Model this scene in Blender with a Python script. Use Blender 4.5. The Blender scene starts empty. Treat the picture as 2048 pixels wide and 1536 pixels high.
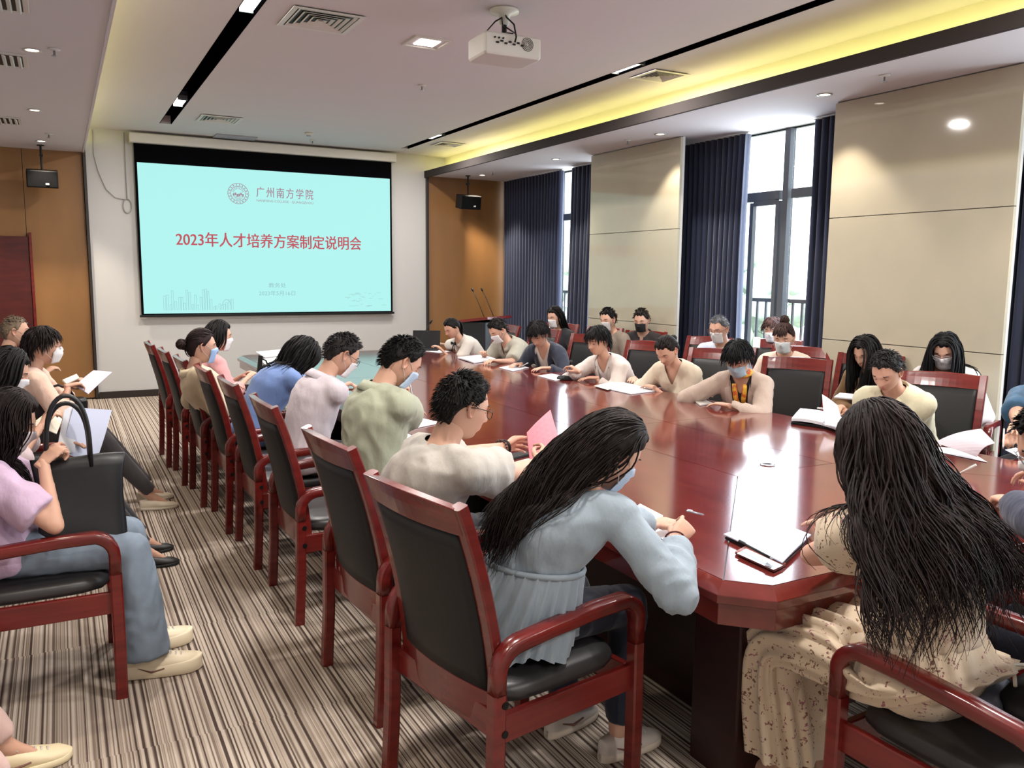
import bpy, bmesh, math, random
import numpy as np
from mathutils import Vector as V, Matrix, noise
from mathutils.bvhtree import BVHTree
random.seed(7)
PI = math.pi; R = math.radians
sc = bpy.context.scene; COL = sc.collection

# ---------------------------------------------------------------- camera, sky, exposure
CF, CYAW, CPIT, CROL, CH = 1670.7, R(28.33), R(7.435), R(.564), 1.65
_F = V((math.sin(CYAW)*math.cos(CPIT), math.cos(CYAW)*math.cos(CPIT), -math.sin(CPIT)))
_R = V((math.cos(CYAW), -math.sin(CYAW), 0)); _U = _R.cross(_F)
_R, _U = _R*math.cos(CROL)+_U*math.sin(CROL), -_R*math.sin(CROL)+_U*math.cos(CROL)
cam = bpy.data.cameras.new('camera'); camo = bpy.data.objects.new('camera', cam); COL.objects.link(camo)
cam.sensor_width = 36; cam.lens = CF/2048*36; cam.clip_start = .05; cam.clip_end = 300
camo.matrix_world = Matrix(((_R.x, _U.x, -_F.x, 0), (_R.y, _U.y, -_F.y, 0), (_R.z, _U.z, -_F.z, CH), (0, 0, 0, 1)))
sc.camera = camo
def ray(x, y):
    return (_F*CF + _R*(x-1024) - _U*(y-768)).normalized()
def at(x, y, z):                       # survey helper: the point at height z seen at pixel x, y of the photograph
    d = ray(x, y); return V((0, 0, CH)) + d*((z-CH)/d.z)
def lin(c):
    return tuple(((v/255+.055)/1.055)**2.4 if v > 10 else v/255/12.92 for v in c)

w = bpy.data.worlds.new('sky'); sc.world = w; w.use_nodes = True
bg = w.node_tree.nodes['Background']; bg.inputs[0].default_value = (.80, .90, 1, 1); bg.inputs[1].default_value = 5.0
sc.view_settings.view_transform = 'Standard'; sc.view_settings.look = 'None'; sc.view_settings.gamma = 1
sc.view_settings.exposure = 0.05
sc.view_settings.use_curve_mapping = False
def lamp(kind, name, loc, energy, color, rot=(0, 0, 0), **k):
    l = bpy.data.lights.new(name, kind); l.energy = energy; l.color = color
    for a, b in k.items(): setattr(l, a, b)
    o = bpy.data.objects.new(name, l); o.location = loc; o.rotation_euler = rot; COL.objects.link(o); return o
WARM = (1, .87, .70); NEUT = (1, .95, .90)
# daylight entering through the three window bays of the right wall
for i, (y, wd) in enumerate(((10.1, 2.0), (6.2, 1.5), (2.6, 1.7), (-.9, 1.9))):
    lamp('AREA', 'window_daylight', (6.40, y, 1.75), 84, (.80, .90, 1), (0, R(90), 0), shape='RECTANGLE', size=2.7, size_y=wd)
# square troffer lamps in the ceiling (the middle one shows in the photograph, two are behind the camera and over the table, the farthest is a bare light without a fixture)
CEIL_LAMPS = [(2.59, 6.24), (2.59, 9.9), (2.59, 2.4), (2.59, -1.4)]
for x, y in CEIL_LAMPS:
    lamp('AREA', 'ceiling_lamp_light', (x, y, 3.40), 44, NEUT, (0, 0, 0), shape='SQUARE', size=.12)
SLOT_LAMPS = [(1.23, 9.78), (1.23, 6.0), (1.23, 2.2), (1.23, -1.6), (4.42, 10.36), (4.42, 6.16), (4.42, 2.2), (4.42, -1.6)]
for x, y in SLOT_LAMPS:
    lamp('AREA', 'slot_lamp_light', (x, y, 3.415), 56, NEUT, (0, 0, 0), shape='RECTANGLE', size=.10, size_y=.36)
SPOTS_L = [(-.08, 6.7), (-.12, 9.13), (-.10, 11.24), (-.08, 4.2), (-.08, 1.8), (-.08, -.6)]
SPOTS_R = [(5.52, 4.97), (5.59, 7.17), (5.65, 9.36), (5.62, 11.42), (5.5, 2.8), (5.5, .5)]
for x, y in SPOTS_L + SPOTS_R:
    lamp('SPOT', 'downlight_beam', (x, y, 3.10), 190 if y > 11 else 75, WARM, (0, 0, 0), spot_size=R(88), spot_blend=.45, shadow_soft_size=.05)

# ---------------------------------------------------------------- materials
MATS = {}
def mat(name, col, rough=.5, metal=0, spec=None, emit=None, es=1, bump=None, coat=0, sheen=0, noise_col=None, trans=0, sss=0):
    if name in MATS: return MATS[name]
    m = bpy.data.materials.new(name); m.use_nodes = True; nt = m.node_tree; b = nt.nodes['Principled BSDF']
    c = (*lin(col), 1); b.inputs['Base Color'].default_value = c
    b.inputs['Roughness'].default_value = rough; b.inputs['Metallic'].default_value = metal
    if spec is not None: b.inputs['Specular IOR Level'].default_value = spec
    if coat: b.inputs['Coat Weight'].default_value = coat; b.inputs['Coat Roughness'].default_value = .1
    if sheen: b.inputs['Sheen Weight'].default_value = sheen
    if trans: b.inputs['Transmission Weight'].default_value = trans
    if sss:
        b.inputs['Subsurface Weight'].default_value = sss; b.inputs['Subsurface Radius'].default_value = (.02, .008, .004)
    if emit: b.inputs['Emission Color'].default_value = (*lin(emit), 1); b.inputs['Emission Strength'].default_value = es
    tc = None
    def tcn():
        nonlocal tc
        if tc is None: tc = nt.nodes.new('ShaderNodeTexCoord')
        return tc.outputs['Object']
    def mapped(s):
        mp = nt.nodes.new('ShaderNodeMapping'); mp.inputs['Scale'].default_value = s if isinstance(s, tuple) else (s, s, s)
        nt.links.new(tcn(), mp.inputs[0]); return mp.outputs[0]
    if noise_col:                       # (second colour, scale, contrast low, contrast high)
        c2, s, lo, hi = noise_col
        n = nt.nodes.new('ShaderNodeTexNoise'); n.inputs['Scale'].default_value = 1; n.inputs['Detail'].default_value = 4
        nt.links.new(mapped(s), n.inputs['Vector'])
        r = nt.nodes.new('ShaderNodeValToRGB'); r.color_ramp.elements[0].position = lo; r.color_ramp.elements[1].position = hi
        r.color_ramp.elements[0].color = c; r.color_ramp.elements[1].color = (*lin(c2), 1)
        nt.links.new(n.outputs['Fac'], r.inputs[0]); nt.links.new(r.outputs[0], b.inputs['Base Color'])
    if bump:                            # (scale, strength, distance)
        s, st, d = bump
        n = nt.nodes.new('ShaderNodeTexNoise'); n.inputs['Scale'].default_value = 1; n.inputs['Detail'].default_value = 5
        nt.links.new(mapped(s), n.inputs['Vector'])
        bp = nt.nodes.new('ShaderNodeBump'); bp.inputs['Strength'].default_value = st; bp.inputs['Distance'].default_value = d
        nt.links.new(n.outputs['Fac'], bp.inputs['Height']); nt.links.new(bp.outputs[0], b.inputs['Normal'])
    MATS[name] = m; return m
wood = mat('mahogany', (112, 30, 26), .26, coat=.35, noise_col=((88, 16, 14), (3, 3, 26), .35, .7))
table_wood = mat('table_mahogany', (118, 46, 40), .13, coat=.6, noise_col=((92, 30, 27), (14, 2.2, 10), .3, .75))
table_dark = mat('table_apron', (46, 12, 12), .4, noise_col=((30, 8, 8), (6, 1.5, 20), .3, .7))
leather = mat('black_leather', (25, 25, 26), .5, spec=.3, bump=(90, .25, .002))
leather_seat = mat('seat_leather', (46, 45, 46), .38, bump=(90, .25, .002))
black = mat('black_plastic', (9, 9, 11), .5, spec=.3)
slot_black = mat('slot_black', (3, 3, 4), .95, spec=0)
black_metal = mat('black_metal', (18, 18, 19), .35, .4)
white_paint = mat('white_wall', (188, 186, 183), .6, bump=(60, .05, .002))
ceil_white = mat('ceiling_paint', (200, 193, 196), .8)
gold_wall = mat('gold_panel', (146, 104, 60), .42, noise_col=((128, 90, 50), (2, 2, .6), .3, .7), bump=(160, .1, .001))
stone = mat('beige_glass_panel', (184, 176, 156), .06, noise_col=((175, 168, 150), (1.2, 1.2, 1.2), .35, .65))
bronze = mat('bronze_fascia', (58, 53, 52), .8, 0, spec=.08)
dark_trim = mat('dark_trim', (40, 30, 26), .4)
frame_grey = mat('window_frame', (88, 92, 98), .5)
navy = mat('navy_curtain', (34, 42, 68), .8, sheen=.3, bump=(120, .2, .002))
paper = mat('white_paper', (226, 226, 232), .7)
paper_blue = mat('pale_blue_paper', (205, 210, 232), .7)  # one even pale blue paper colour
paper_edge = mat('page_edge', (222, 214, 196), .7)
steel = mat('steel', (170, 172, 176), .3, .8)
white_plastic = mat('white_plastic', (200, 196, 190), .45)
led = mat('cove_led', (255, 240, 150), .5, emit=(248, 246, 150), es=13)
lamp_glow = mat('lamp_glow', (255, 250, 240), .5, emit=(255, 248, 238), es=9)
down_glow = mat('downlight_glow', (255, 250, 240), .5, emit=(255, 240, 220), es=9)

# ---------------------------------------------------------------- mesh building
class MB:
    def __init__(s): s.v = []; s.f = []; s.m = []
    def add(s, vs, fs, m=0):
        o = len(s.v); s.v += [tuple(p) for p in vs]; s.f += [tuple(i+o for i in f) for f in fs]
        s.m += [m]*len(fs); return s
    def box(s, c, d, rot=None, m=0):
        x, y, z = d[0]/2, d[1]/2, d[2]/2
        vs = [V((a*x, b*y, e*z)) for a in (-1, 1) for b in (-1, 1) for e in (-1, 1)]
        if rot is not None: vs = [rot @ p for p in vs]
        vs = [p+V(c) for p in vs]
        return s.add(vs, [(0, 1, 3, 2), (4, 6, 7, 5), (0, 4, 5, 1), (2, 3, 7, 6), (0, 2, 6, 4), (1, 5, 7, 3)], m)
    def loft(s, rings, cap=(True, True), m=0, closed=True):
        n = len(rings[0]); vs = [p for r in rings for p in r]; fs = []
        for i in range(len(rings)-1):
            for j in range(n if closed else n-1):
                k = (j+1) % n; fs.append((i*n+j, i*n+k, (i+1)*n+k, (i+1)*n+j))
        if closed and cap[0]: fs.append(tuple(range(n))[::-1])
        if closed and cap[1]: fs.append(tuple((len(rings)-1)*n+j for j in range(n)))
        return s.add(vs, fs, m)
    def tube(s, pts, r, n=8, cap=(True, True), m=0, flat=1.0, up=None, prof=None):
        pts = [V(p) for p in pts]; L = len(pts)
        rr = list(r) if isinstance(r, (list, tuple)) else [r]*L
        rings = []; u = None
        for i, p in enumerate(pts):
            t = (pts[min(i+1, L-1)]-pts[max(i-1, 0)])
            t = t.normalized() if t.length > 1e-9 else V((0, 0, 1))
            if u is None:
                a = V(up) if up is not None else (V((0, 0, 1)) if abs(t.z) < .9 else V((1, 0, 0)))
                u = (a - t*a.dot(t)).normalized()
            else:
                u = (u - t*u.dot(t))
                u = u.normalized() if u.length > 1e-6 else t.orthogonal().normalized()
            b = t.cross(u)
            if prof: rings.append([p + b*(x*rr[i]) + u*(y*rr[i]) for x, y in prof])
            else: rings.append([p + b*(math.cos(q)*rr[i]) + u*(math.sin(q)*rr[i]*flat) for q in (2*PI*k/n for k in range(n))])
        return s.loft(rings, cap, m)
    def cyl(s, p, q, r, n=16, m=0): return s.tube([p, q], r, n, m=m)
    def lathe(s, prof, c=(0, 0, 0), n=20, m=0, cap=(True, True)):
        return s.loft([[V(c)+V((r*math.cos(2*PI*k/n), r*math.sin(2*PI*k/n), z)) for k in range(n)] for r, z in prof], cap, m)
    def ell(s, c, r, nu=16, nv=10, rot=None, m=0):
        rings = []
        for j in range(nv+1):
            e = -PI/2*.985+PI*.985*j/nv
            ring = [V((r[0]*math.cos(e)*math.cos(2*PI*k/nu), r[1]*math.cos(e)*math.sin(2*PI*k/nu), r[2]*math.sin(e))) for k in range(nu)]
            if rot is not None: ring = [rot @ p for p in ring]
            rings.append([p+V(c) for p in ring])
        return s.loft(rings, m=m)
    def xf(s, M, start=0):
        s.v = s.v[:start]+[tuple(M @ V(p)) for p in s.v[start:]]; return s
    def mesh(s, name='mesh'):
        me = bpy.data.meshes.new(name); me.from_pydata(s.v, [], s.f)
        me.polygons.foreach_set('material_index', s.m); me.update(); return me
    def build(s, name, mats, parent=None, smooth=False, bevel=0, fix=True, **tags):
        me = s.mesh(name)
        if fix:
            bm = bmesh.new(); bm.from_mesh(me); bmesh.ops.recalc_face_normals(bm, faces=bm.faces); bm.to_mesh(me); bm.free()
        if not isinstance(mats, (list, tuple)): mats = [mats]
        for m in mats: me.materials.append(m)
        if smooth: me.polygons.foreach_set('use_smooth', [True]*len(me.polygons))
        o = bpy.data.objects.new(name, me); COL.objects.link(o)
        if parent: o.parent = parent
        if bevel:
            b = o.modifiers.new('bevel', 'BEVEL'); b.width = bevel; b.segments = 2; b.limit_method = 'ANGLE'; b.angle_limit = R(40)
        for k, v in tags.items(): o[k] = v
        return o
def empty(name, loc=(0, 0, 0), rz=0, label=None, category=None, group=None, kind=None):
    o = bpy.data.objects.new(name, None); o.empty_display_size = .1; o.location = loc; o.rotation_euler = (0, 0, rz); COL.objects.link(o)
    return tag(o, label, category, group, kind)
def tag(o, label=None, category=None, group=None, kind=None):
    if label: o['label'] = label
    if category: o['category'] = category
    if group: o['group'] = group
    if kind: o['kind'] = kind
    return o
def place(o, M): o.matrix_world = M; return o
def dup(root, loc, rz, label=None, group=None):
    r = root.copy(); COL.objects.link(r); r.location = loc; r.rotation_euler = (0, 0, rz)
    if label: r['label'] = label
    if group: r['group'] = group
    for ch in list(root.children):
        c = ch.copy(); COL.objects.link(c); c.parent = r
        for g in list(ch.children):
            d = g.copy(); COL.objects.link(d); d.parent = c
    return r

# ---------------------------------------------------------------- floor
def carpet():
    m = bpy.data.materials.new('striped_carpet'); m.use_nodes = True; nt = m.node_tree; N = nt.nodes; L = nt.links
    b = N['Principled BSDF']; b.inputs['Roughness'].default_value = .95; b.inputs['Specular IOR Level'].default_value = .1
    tc = N.new('ShaderNodeTexCoord'); sp = N.new('ShaderNodeSeparateXYZ'); L.new(tc.outputs['Object'], sp.inputs[0])
    def mth(op, a, bb=None):
        n = N.new('ShaderNodeMath'); n.operation = op
        for i, q in enumerate((a, bb)):
            if q is None: continue
            if isinstance(q, (int, float)): n.inputs[i].default_value = q
            else: L.new(q, n.inputs[i])
        return n.outputs[0]
    # carpet tiles one metre long: each row of tiles shifts its stripes
    row = mth('FLOOR', mth('MULTIPLY', sp.outputs['Y'], 1.0))
    colm = mth('FLOOR', mth('MULTIPLY', sp.outputs['X'], 2.0))
    sh = mth('MULTIPLY', mth('SINE', mth('ADD', mth('MULTIPLY', row, 12.9), mth('MULTIPLY', colm, 7.7))), .012)
    x = mth('ADD', sp.outputs['X'], sh)
    cb = N.new('ShaderNodeCombineXYZ'); L.new(mth('MULTIPLY', x, 1), cb.inputs[0])
    n1 = N.new('ShaderNodeTexNoise'); n1.noise_dimensions = '1D'; n1.inputs['Scale'].default_value = 78; n1.inputs['Detail'].default_value = 1.5
    L.new(x, n1.inputs['W'])
    r = N.new('ShaderNodeValToRGB'); cr = r.color_ramp; cr.interpolation = 'LINEAR'
    cr.elements[0].position = .36; cr.elements[0].color = (*lin((74, 62, 57)), 1)
    cr.elements[1].position = .44; cr.elements[1].color = (*lin((124, 110, 100)), 1)
    e = cr.elements.new(.50); e.color = (*lin((160, 146, 133)), 1)
    e = cr.elements.new(.60); e.color = (*lin((186, 174, 162)), 1)
    L.new(n1.outputs['Fac'], r.inputs[0])
    n2 = N.new('ShaderNodeTexNoise'); n2.inputs['Scale'].default_value = 350; L.new(tc.outputs['Object'], n2.inputs['Vector'])
    mx = N.new('ShaderNodeMix'); mx.data_type = 'RGBA'; mx.blend_type = 'OVERLAY'; mx.inputs[0].default_value = .35
    L.new(r.outputs[0], mx.inputs[6]); L.new(n2.outputs['Fac'], mx.inputs[7]); L.new(mx.outputs[2], b.inputs['Base Color'])
    bp = N.new('ShaderNodeBump'); bp.inputs['Strength'].default_value = .4; bp.inputs['Distance'].default_value = .004
    L.new(n2.outputs['Fac'], bp.inputs['Height']); L.new(bp.outputs[0], b.inputs['Normal'])
    return m
X0, X1, Y0, Y1 = -1.6, 6.5, -3.6, 12.05
def struct(name, mb, m, parent=None, **k):
    o = mb.build(name, m, parent, **k)
    if not parent: o['kind'] = 'structure'
    return o
struct('floor', MB().box(((X0+X1)/2, (Y0+Y1)/2, -.05), (X1-X0+.4, Y1-Y0+.4, .1)), carpet())

# ---------------------------------------------------------------- walls
wl = struct('wall_left', MB().box((X0-.1, (Y0+Y1)/2, 1.8), (.2, Y1-Y0+.4, 3.6)), white_paint)
wb = struct('wall_back', MB().box(((X0+X1)/2, Y0-.1, 1.8), (X1-X0+.4, .2, 3.6)), white_paint)
wf = struct('wall_front', MB().box(((X0+X1)/2, Y1+.15, 1.8), (X1-X0+.4, .2, 3.6)), white_paint)
MB().box((2.66, 12.025, 1.76), (4.58, .05, 3.4)).build('centre_panel', white_paint, wf, label='white painted middle section of the front wall')
for xa, xb in ((-1.6, -.33), (-.325, .33), (4.99, 6.5)):
    MB().box(((xa+xb)/2, 12.04, 1.57), (xb-xa, .05, 3.10)).build('gold_panel', gold_wall, wf, bevel=.003)
struct('trim_1', MB().box((.352, 12.0, 1.57), (.03, .10, 3.10)), dark_trim)
struct('trim_2', MB().box((4.968, 12.0, 1.57), (.035, .10, 3.10)), dark_trim)
struct('trim_3', MB().box((6.34, 12.0, 1.57), (.03, .10, 3.10)), frame_grey)
struct('baseboard_front', MB().box((2.66, 11.99, .045), (4.56, .02, .09)), dark_trim)
# the door in the left gold wall
dr = struct('door_1', MB().box((-.80, 12.0, 1.03), (.98, .05, 2.06)), mat('door_wood', (84, 28, 24), .35, noise_col=((66, 20, 18), (3, 3, 20), .35, .7)), bevel=.004)
MB().box((-.29, 11.985, 1.05), (.03, .07, 2.12)).build('door_frame', wood, dr)
MB().tube([(-.38, 11.97, 1.0), (-.38, 11.92, 1.0), (-.48, 11.92, 1.0)], .01).build('door_handle', steel, dr)
# right wall: outer wall with four window bays, and proud beige panel pillars between them
YB = [(-1.9, 0.1), (1.75, 3.95), (5.14, 7.62), (8.85, 12.0)]       # bays
wr = MB(); prev = Y0
WX = 6.52
for a, b in YB:
    lo, hi = a, b
    wr.box((WX, (prev+lo)/2, 1.8), (.18, lo-prev, 3.6)); prev = hi
wr.box((WX, (prev+Y1)/2, 1.8), (.18, Y1-prev+.2, 3.6))
for a, b in YB:
    wr.box((WX, (a+b)/2, .21), (.18, b-a, .42)); wr.box((WX, (a+b)/2, 3.40), (.18, b-a, .44))
wr = struct('wall_right', wr, white_paint)
for a, b in ((7.15, 8.85), (3.55, 5.14), (.1, 1.75)):
    ao = a+{7.15: .48, 3.55: .42}.get(a, 0)
    pl = MB().box((6.18, (ao+b)/2, 1.57), (.60, b-ao-.02, 3.12)).build('pillar', white_paint, wr)
    if ao > a: MB().box((5.895, (a+ao)/2, 1.57), (.03, ao-a, 3.12)).build('panel_backing', white_plastic, pl)
    for z0, z1 in ((.10, 1.12), (1.126, 2.155), (2.161, 3.11)):
        MB().box((5.865, (a+b)/2, (z0+z1)/2), (.03, b-a, z1-z0)).build('wall_panel', stone, pl, bevel=.002)
    MB().box((5.872, (a+b)/2, .05), (.03, b-a, .10)).build('skirting', dark_trim, pl)
    for e in (b,):
        MB().box((6.18, e, 1.57), (.60, .012, 3.10)).build('pillar_side', frame_grey if e == b else white_paint, pl)
# windows
glass = bpy.data.materials.new('window_glass'); glass.use_nodes = True
_n = glass.node_tree.nodes; _n.remove(_n['Principled BSDF'])
_t = _n.new('ShaderNodeBsdfTransparent'); _g = _n.new('ShaderNodeBsdfGlossy'); _g.inputs['Roughness'].default_value = .02
_m = _n.new('ShaderNodeMixShader'); _m.inputs[0].default_value = .06
glass.node_tree.links.new(_t.outputs[0], _m.inputs[1]); glass.node_tree.links.new(_g.outputs[0], _m.inputs[2]); glass.node_tree.links.new(_m.outputs[0], _n['Material Output'].inputs[0])
for i, (a, b) in enumerate(YB):
    mid = {0: -.7, 1: 2.9, 2: 6.22, 3: 10.55}[i]
    f = MB(); X = 6.47
    for y in (a+.03, b-.03): f.box((X, y, 1.8), (.07, .06, 2.76))
    for z in (.45, 3.15): f.box((X, (a+b)/2, z), (.07, b-a-.12, .06))
    o = struct('window_%d' % (i+1), f, frame_grey, bevel=.003)
    MB().box((X, mid, 1.8), (.08, .07, 2.64)).build('mullion', frame_grey, o, bevel=.003)
    MB().box((X, (a+mid)/2+.0, 2.48), (.08, mid-a-.16, .09)).build('transom', frame_grey, o, bevel=.003)
    MB().box((X, (mid+b)/2, 2.48), (.08, b-mid-.16, .09)).build('transom', frame_grey, o, bevel=.003)
    ya, yb = mid+.06, min(b-.06, mid+.48)
    s = MB()
    for y in (ya+.03, yb-.03): s.box((X-.02, y, 1.46), (.05, .05, 1.92))
    for z in (.52, 2.41): s.box((X-.02, (ya+yb)/2, z), (.05, yb-ya-.11, .05))
    s.build('casement', frame_grey, o, bevel=.003)
    for (p, q, z0, z1) in ((a+.06, mid-.05, .48, 2.435), (a+.06, mid-.05, 2.525, 3.12), (mid+.05, b-.06, .48, 2.435), (mid+.05, b-.06, 2.525, 3.12)):
        MB().box((X, (p+q)/2, (z0+z1)/2), (.006, q-p, z1-z0)).build('pane', glass, o)
# balcony railing outside the windows
for i, (a, b) in enumerate(((5.2, 7.2), (8.9, 12.0))):
    rl = empty('balcony_railing', (6.95, (a+b)/2, 0), 0, ['grey balcony railing outside the window between the two beige pillars', 'grey balcony railing outside the far window by the front wall'][i], 'railing')
    L = b-a
    MB().box((0, 0, 1.40), (.05, L, .04)).build('rail', frame_grey, rl)
    MB().box((0, 0, .55), (.04, L, .04)).build('rail', frame_grey, rl)
    k = int(L/.13)
    bm_ = MB().box((0, 0, .98), (.02, .02, .82)).mesh('baluster'); bm_.materials.append(frame_grey)
    for j in range(k+1):
        o = bpy.data.objects.new('baluster', bm_); COL.objects.link(o); o.parent = rl; o.location = (0, -L/2+.02+(L-.04)*j/k, 0)
    MB().box((0, 0, -.05), (.3, L, .1)).build('base_slab', white_paint, rl); 
# greenery outside, far beyond the glass
bleached_leaf = mat('bleached_leaf', (196, 208, 196), .7, noise_col=((216, 224, 206), (6, 6, 6), .3, .7))  # foliage bleached: the haze of overexposed daylight is put into the colour
bark = mat('bark', (120, 100, 84), .9)
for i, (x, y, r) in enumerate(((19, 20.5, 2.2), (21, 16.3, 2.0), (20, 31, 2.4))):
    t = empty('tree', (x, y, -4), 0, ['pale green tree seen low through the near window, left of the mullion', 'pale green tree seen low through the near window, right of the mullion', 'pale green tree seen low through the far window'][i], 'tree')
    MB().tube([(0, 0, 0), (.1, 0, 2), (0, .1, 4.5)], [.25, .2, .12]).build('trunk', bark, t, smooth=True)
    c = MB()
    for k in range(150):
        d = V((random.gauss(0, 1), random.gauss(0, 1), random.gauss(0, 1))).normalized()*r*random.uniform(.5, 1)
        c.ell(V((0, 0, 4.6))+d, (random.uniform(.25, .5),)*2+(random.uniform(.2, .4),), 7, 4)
    c.build('crown', bleached_leaf, t, smooth=True, kind='stuff')
# ground far below outside
struct('ground_outside', MB().box((26, 12, -4.1), (38, 60, .2)), mat('ground', (150, 160, 140), .9))

# ---------------------------------------------------------------- curtains
def curtain(y0, y1, x, label, z1=3.10, lean=0):
    n = max(4, int((y1-y0)/.085)); segs = n*8; rings = []
    root = empty('curtain', (x, (y0+y1)/2, 0), 0, label, 'curtain')
    ph = random.random()*6
    for zi in range(9):
        z = .03+(z1-.03)*zi/8; top = []; bot = []
        for k in range(segs+1):
            u = k/segs; a = u*n*2*PI+ph
            amp = .045*(1+.25*math.sin(u*9+zi*.25))
            yy = (u-.5)*(y1-y0)*(1-.04*math.sin(zi/8*PI)) + .010*math.sin(a*2) + lean*(1-zi/8)
            xx = amp*math.cos(a + .12*math.sin(zi*.8+u*5))
            top.append(V((xx-.004, yy, z))); bot.append(V((xx+.004, yy, z)))
        rings.append(top+bot[::-1])
    MB().loft(rings).build('drape', navy, root, smooth=True)
    MB().box((0, 0, z1+.006), (.05, y1-y0, .012)).build('track', white_plastic, root)
curtain(10.16, 11.93, 6.26, 'wide navy pleated curtain beside the gold wall, left of the far window')
curtain(9.34, 9.88, 6.26, 'narrow navy curtain between the far window and the first beige pillar', lean=.10)
curtain(6.57, 7.60, 6.26, 'navy curtain right of the first beige pillar, left of the near window')
curtain(5.17, 5.72, 6.26, 'narrow navy curtain between the near window and the large beige pillar')
curtain(3.15, 3.90, 6.22, 'navy curtain at the right edge, beyond the large beige pillar')

# ---------------------------------------------------------------- ceiling
ZC, ZS = 3.42, 3.12
slots = [(1.16, 1.29, -3.4, 11.16), (4.375, 4.475, -3.4, 11.50)]
ce = MB()
xs = [.0]+[v for s in slots for v in s[:2]]+[5.32]
for a, b in ((xs[0], xs[1]), (xs[2], xs[3]), (xs[4], xs[5])):
    ce.box(((a+b)/2, (Y0+Y1)/2, ZC+.05), (b-a, Y1-Y0+.1, .1))
for s in slots: ce.box(((s[0]+s[1])/2, (s[3]+Y1)/2+.05, ZC+.05), (s[1]-s[0], Y1-s[3]+.1, .1))
cei = struct('ceiling', ce, ceil_white)
so = MB().box(((X0+.345)/2, (Y0+Y1)/2, ZS+.03), (.345-X0, Y1-Y0+.1, .06)).build('left_soffit', ceil_white, cei)
so = MB().box(((6.55+4.95)/2, (Y0+Y1)/2, ZS+.03), (6.55-4.95, Y1-Y0+.1, .06)).build('right_soffit', ceil_white, cei)
MB().box((.345, (Y0+Y1)/2, ZS+.045), (.02, Y1-Y0+.1, .11)).build('left_soffit_edge', ceil_white, cei)
MB().box((4.945, (Y0+Y1)/2-.03, ZS+.020), (.03, Y1-Y0+.02, .10)).build('fascia', bronze, cei, bevel=.003, label='dark bronze edge strip along the right cove')
cove = mat('cove_paint', (232, 226, 196), .7)
MB().box((-.02, (Y0+Y1)/2, 3.32), (.04, Y1-Y0+.1, .28)).build('left_cove_wall', cove, cei)
MB().box((5.33, (Y0+Y1)/2, 3.32), (.04, Y1-Y0+.1, .28)).build('right_cove_wall', cove, cei)
for x, nm in ((.10, 'left'), (5.20, 'right')):
    MB().box((x, (Y0+Y1)/2, 3.20), (.02, Y1-Y0-.1, .014)).build('cove_light', led, cei, label='yellow strip light hidden in the %s cove' % nm)
for s in slots:
    g = MB(); cx = (s[0]+s[1])/2
    g.box((cx, (s[2]+s[3])/2, ZC+.11), (s[1]-s[0], s[3]-s[2], .02))
    for q in s[:2]: g.box((q, (s[2]+s[3])/2, ZC+.055), (.006, s[3]-s[2], .112))
    g.build('light_slot', slot_black, cei, label='long black recessed slot in the ceiling')
n = 0
for (x, y) in SLOT_LAMPS:
    if y < -2: continue
    o = empty('slot_lamp', (x, y, ZC), 0, None, 'ceiling lamp')
    lab = {(1.23, 9.78): 'bright lamp near the far end of the left black slot', (1.23, 6.0): 'bright lamp in the left black slot at the top edge of the photo', (4.42, 10.36): 'bright lamp near the far end of the right black slot', (4.42, 6.16): 'bright lamp in the right black slot beside the projector'}.get((x, y), 'lamp in a black ceiling slot nearer than the picture shows')
    o['label'] = lab; o['group'] = 'lamps in the black slots'
    MB().box((0, 0, .035), (.09, .36, .03)).build('diffuser', lamp_glow, o)
    for e in (-.19, .19): MB().box((0, e, .03), (.095, .012, .05)).build('end_cap', steel, o)
labs = {(2.59, 6.24): 'small square recessed ceiling lamp left of the projector'}
for x, y in CEIL_LAMPS:
    if y > 8: continue
    o = empty('ceiling_lamp', (x, y, ZC), 0, labs.get((x, y), 'square recessed ceiling lamp nearer than the picture shows'), 'ceiling lamp', 'square lamps in the raised ceiling')
    f = MB()
    for a, b, c, d in ((-.14, 0, .02, .30), (.14, 0, .02, .30), (0, -.14, .26, .02), (0, .14, .26, .02)): f.box((a*1.0, b, -.004), (c, d, .012))
    f.build('frame', white_plastic, o); MB().box((0, 0, .0), (.16, .16, .012)).build('diffuser', lamp_glow, o)
for i, (x, y) in enumerate(SPOTS_L+SPOTS_R):
    ll = ['second nearest downlight over the audience on the left', 'third downlight over the audience on the left', 'farthest downlight on the left, by the hanging speaker', 'downlight on the left nearer than the frame', None, None,
          'downlight over the near window, beside the large beige pillar', 'downlight above the first beige pillar', 'downlight near the far window', 'farthest right downlight, in front of the gold wall', None, None][i]
    if ll is None: ll = 'downlight in the soffit nearer than the picture shows'
    if i == 0: ll = 'nearest downlight seen over the audience on the left'
    o = empty('downlight', (x, y, ZS), 0, ll, 'downlight', 'round downlights in the soffits')
    MB().lathe([(.055, 0), (.062, -.006), (.045, -.006), (.040, .0)], n=20, cap=(False, False)).build('trim_ring', white_plastic, o, smooth=True)
    MB().lathe([(.04, -.002), (.001, -.003)], n=16).build('bulb', down_glow, o)

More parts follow.
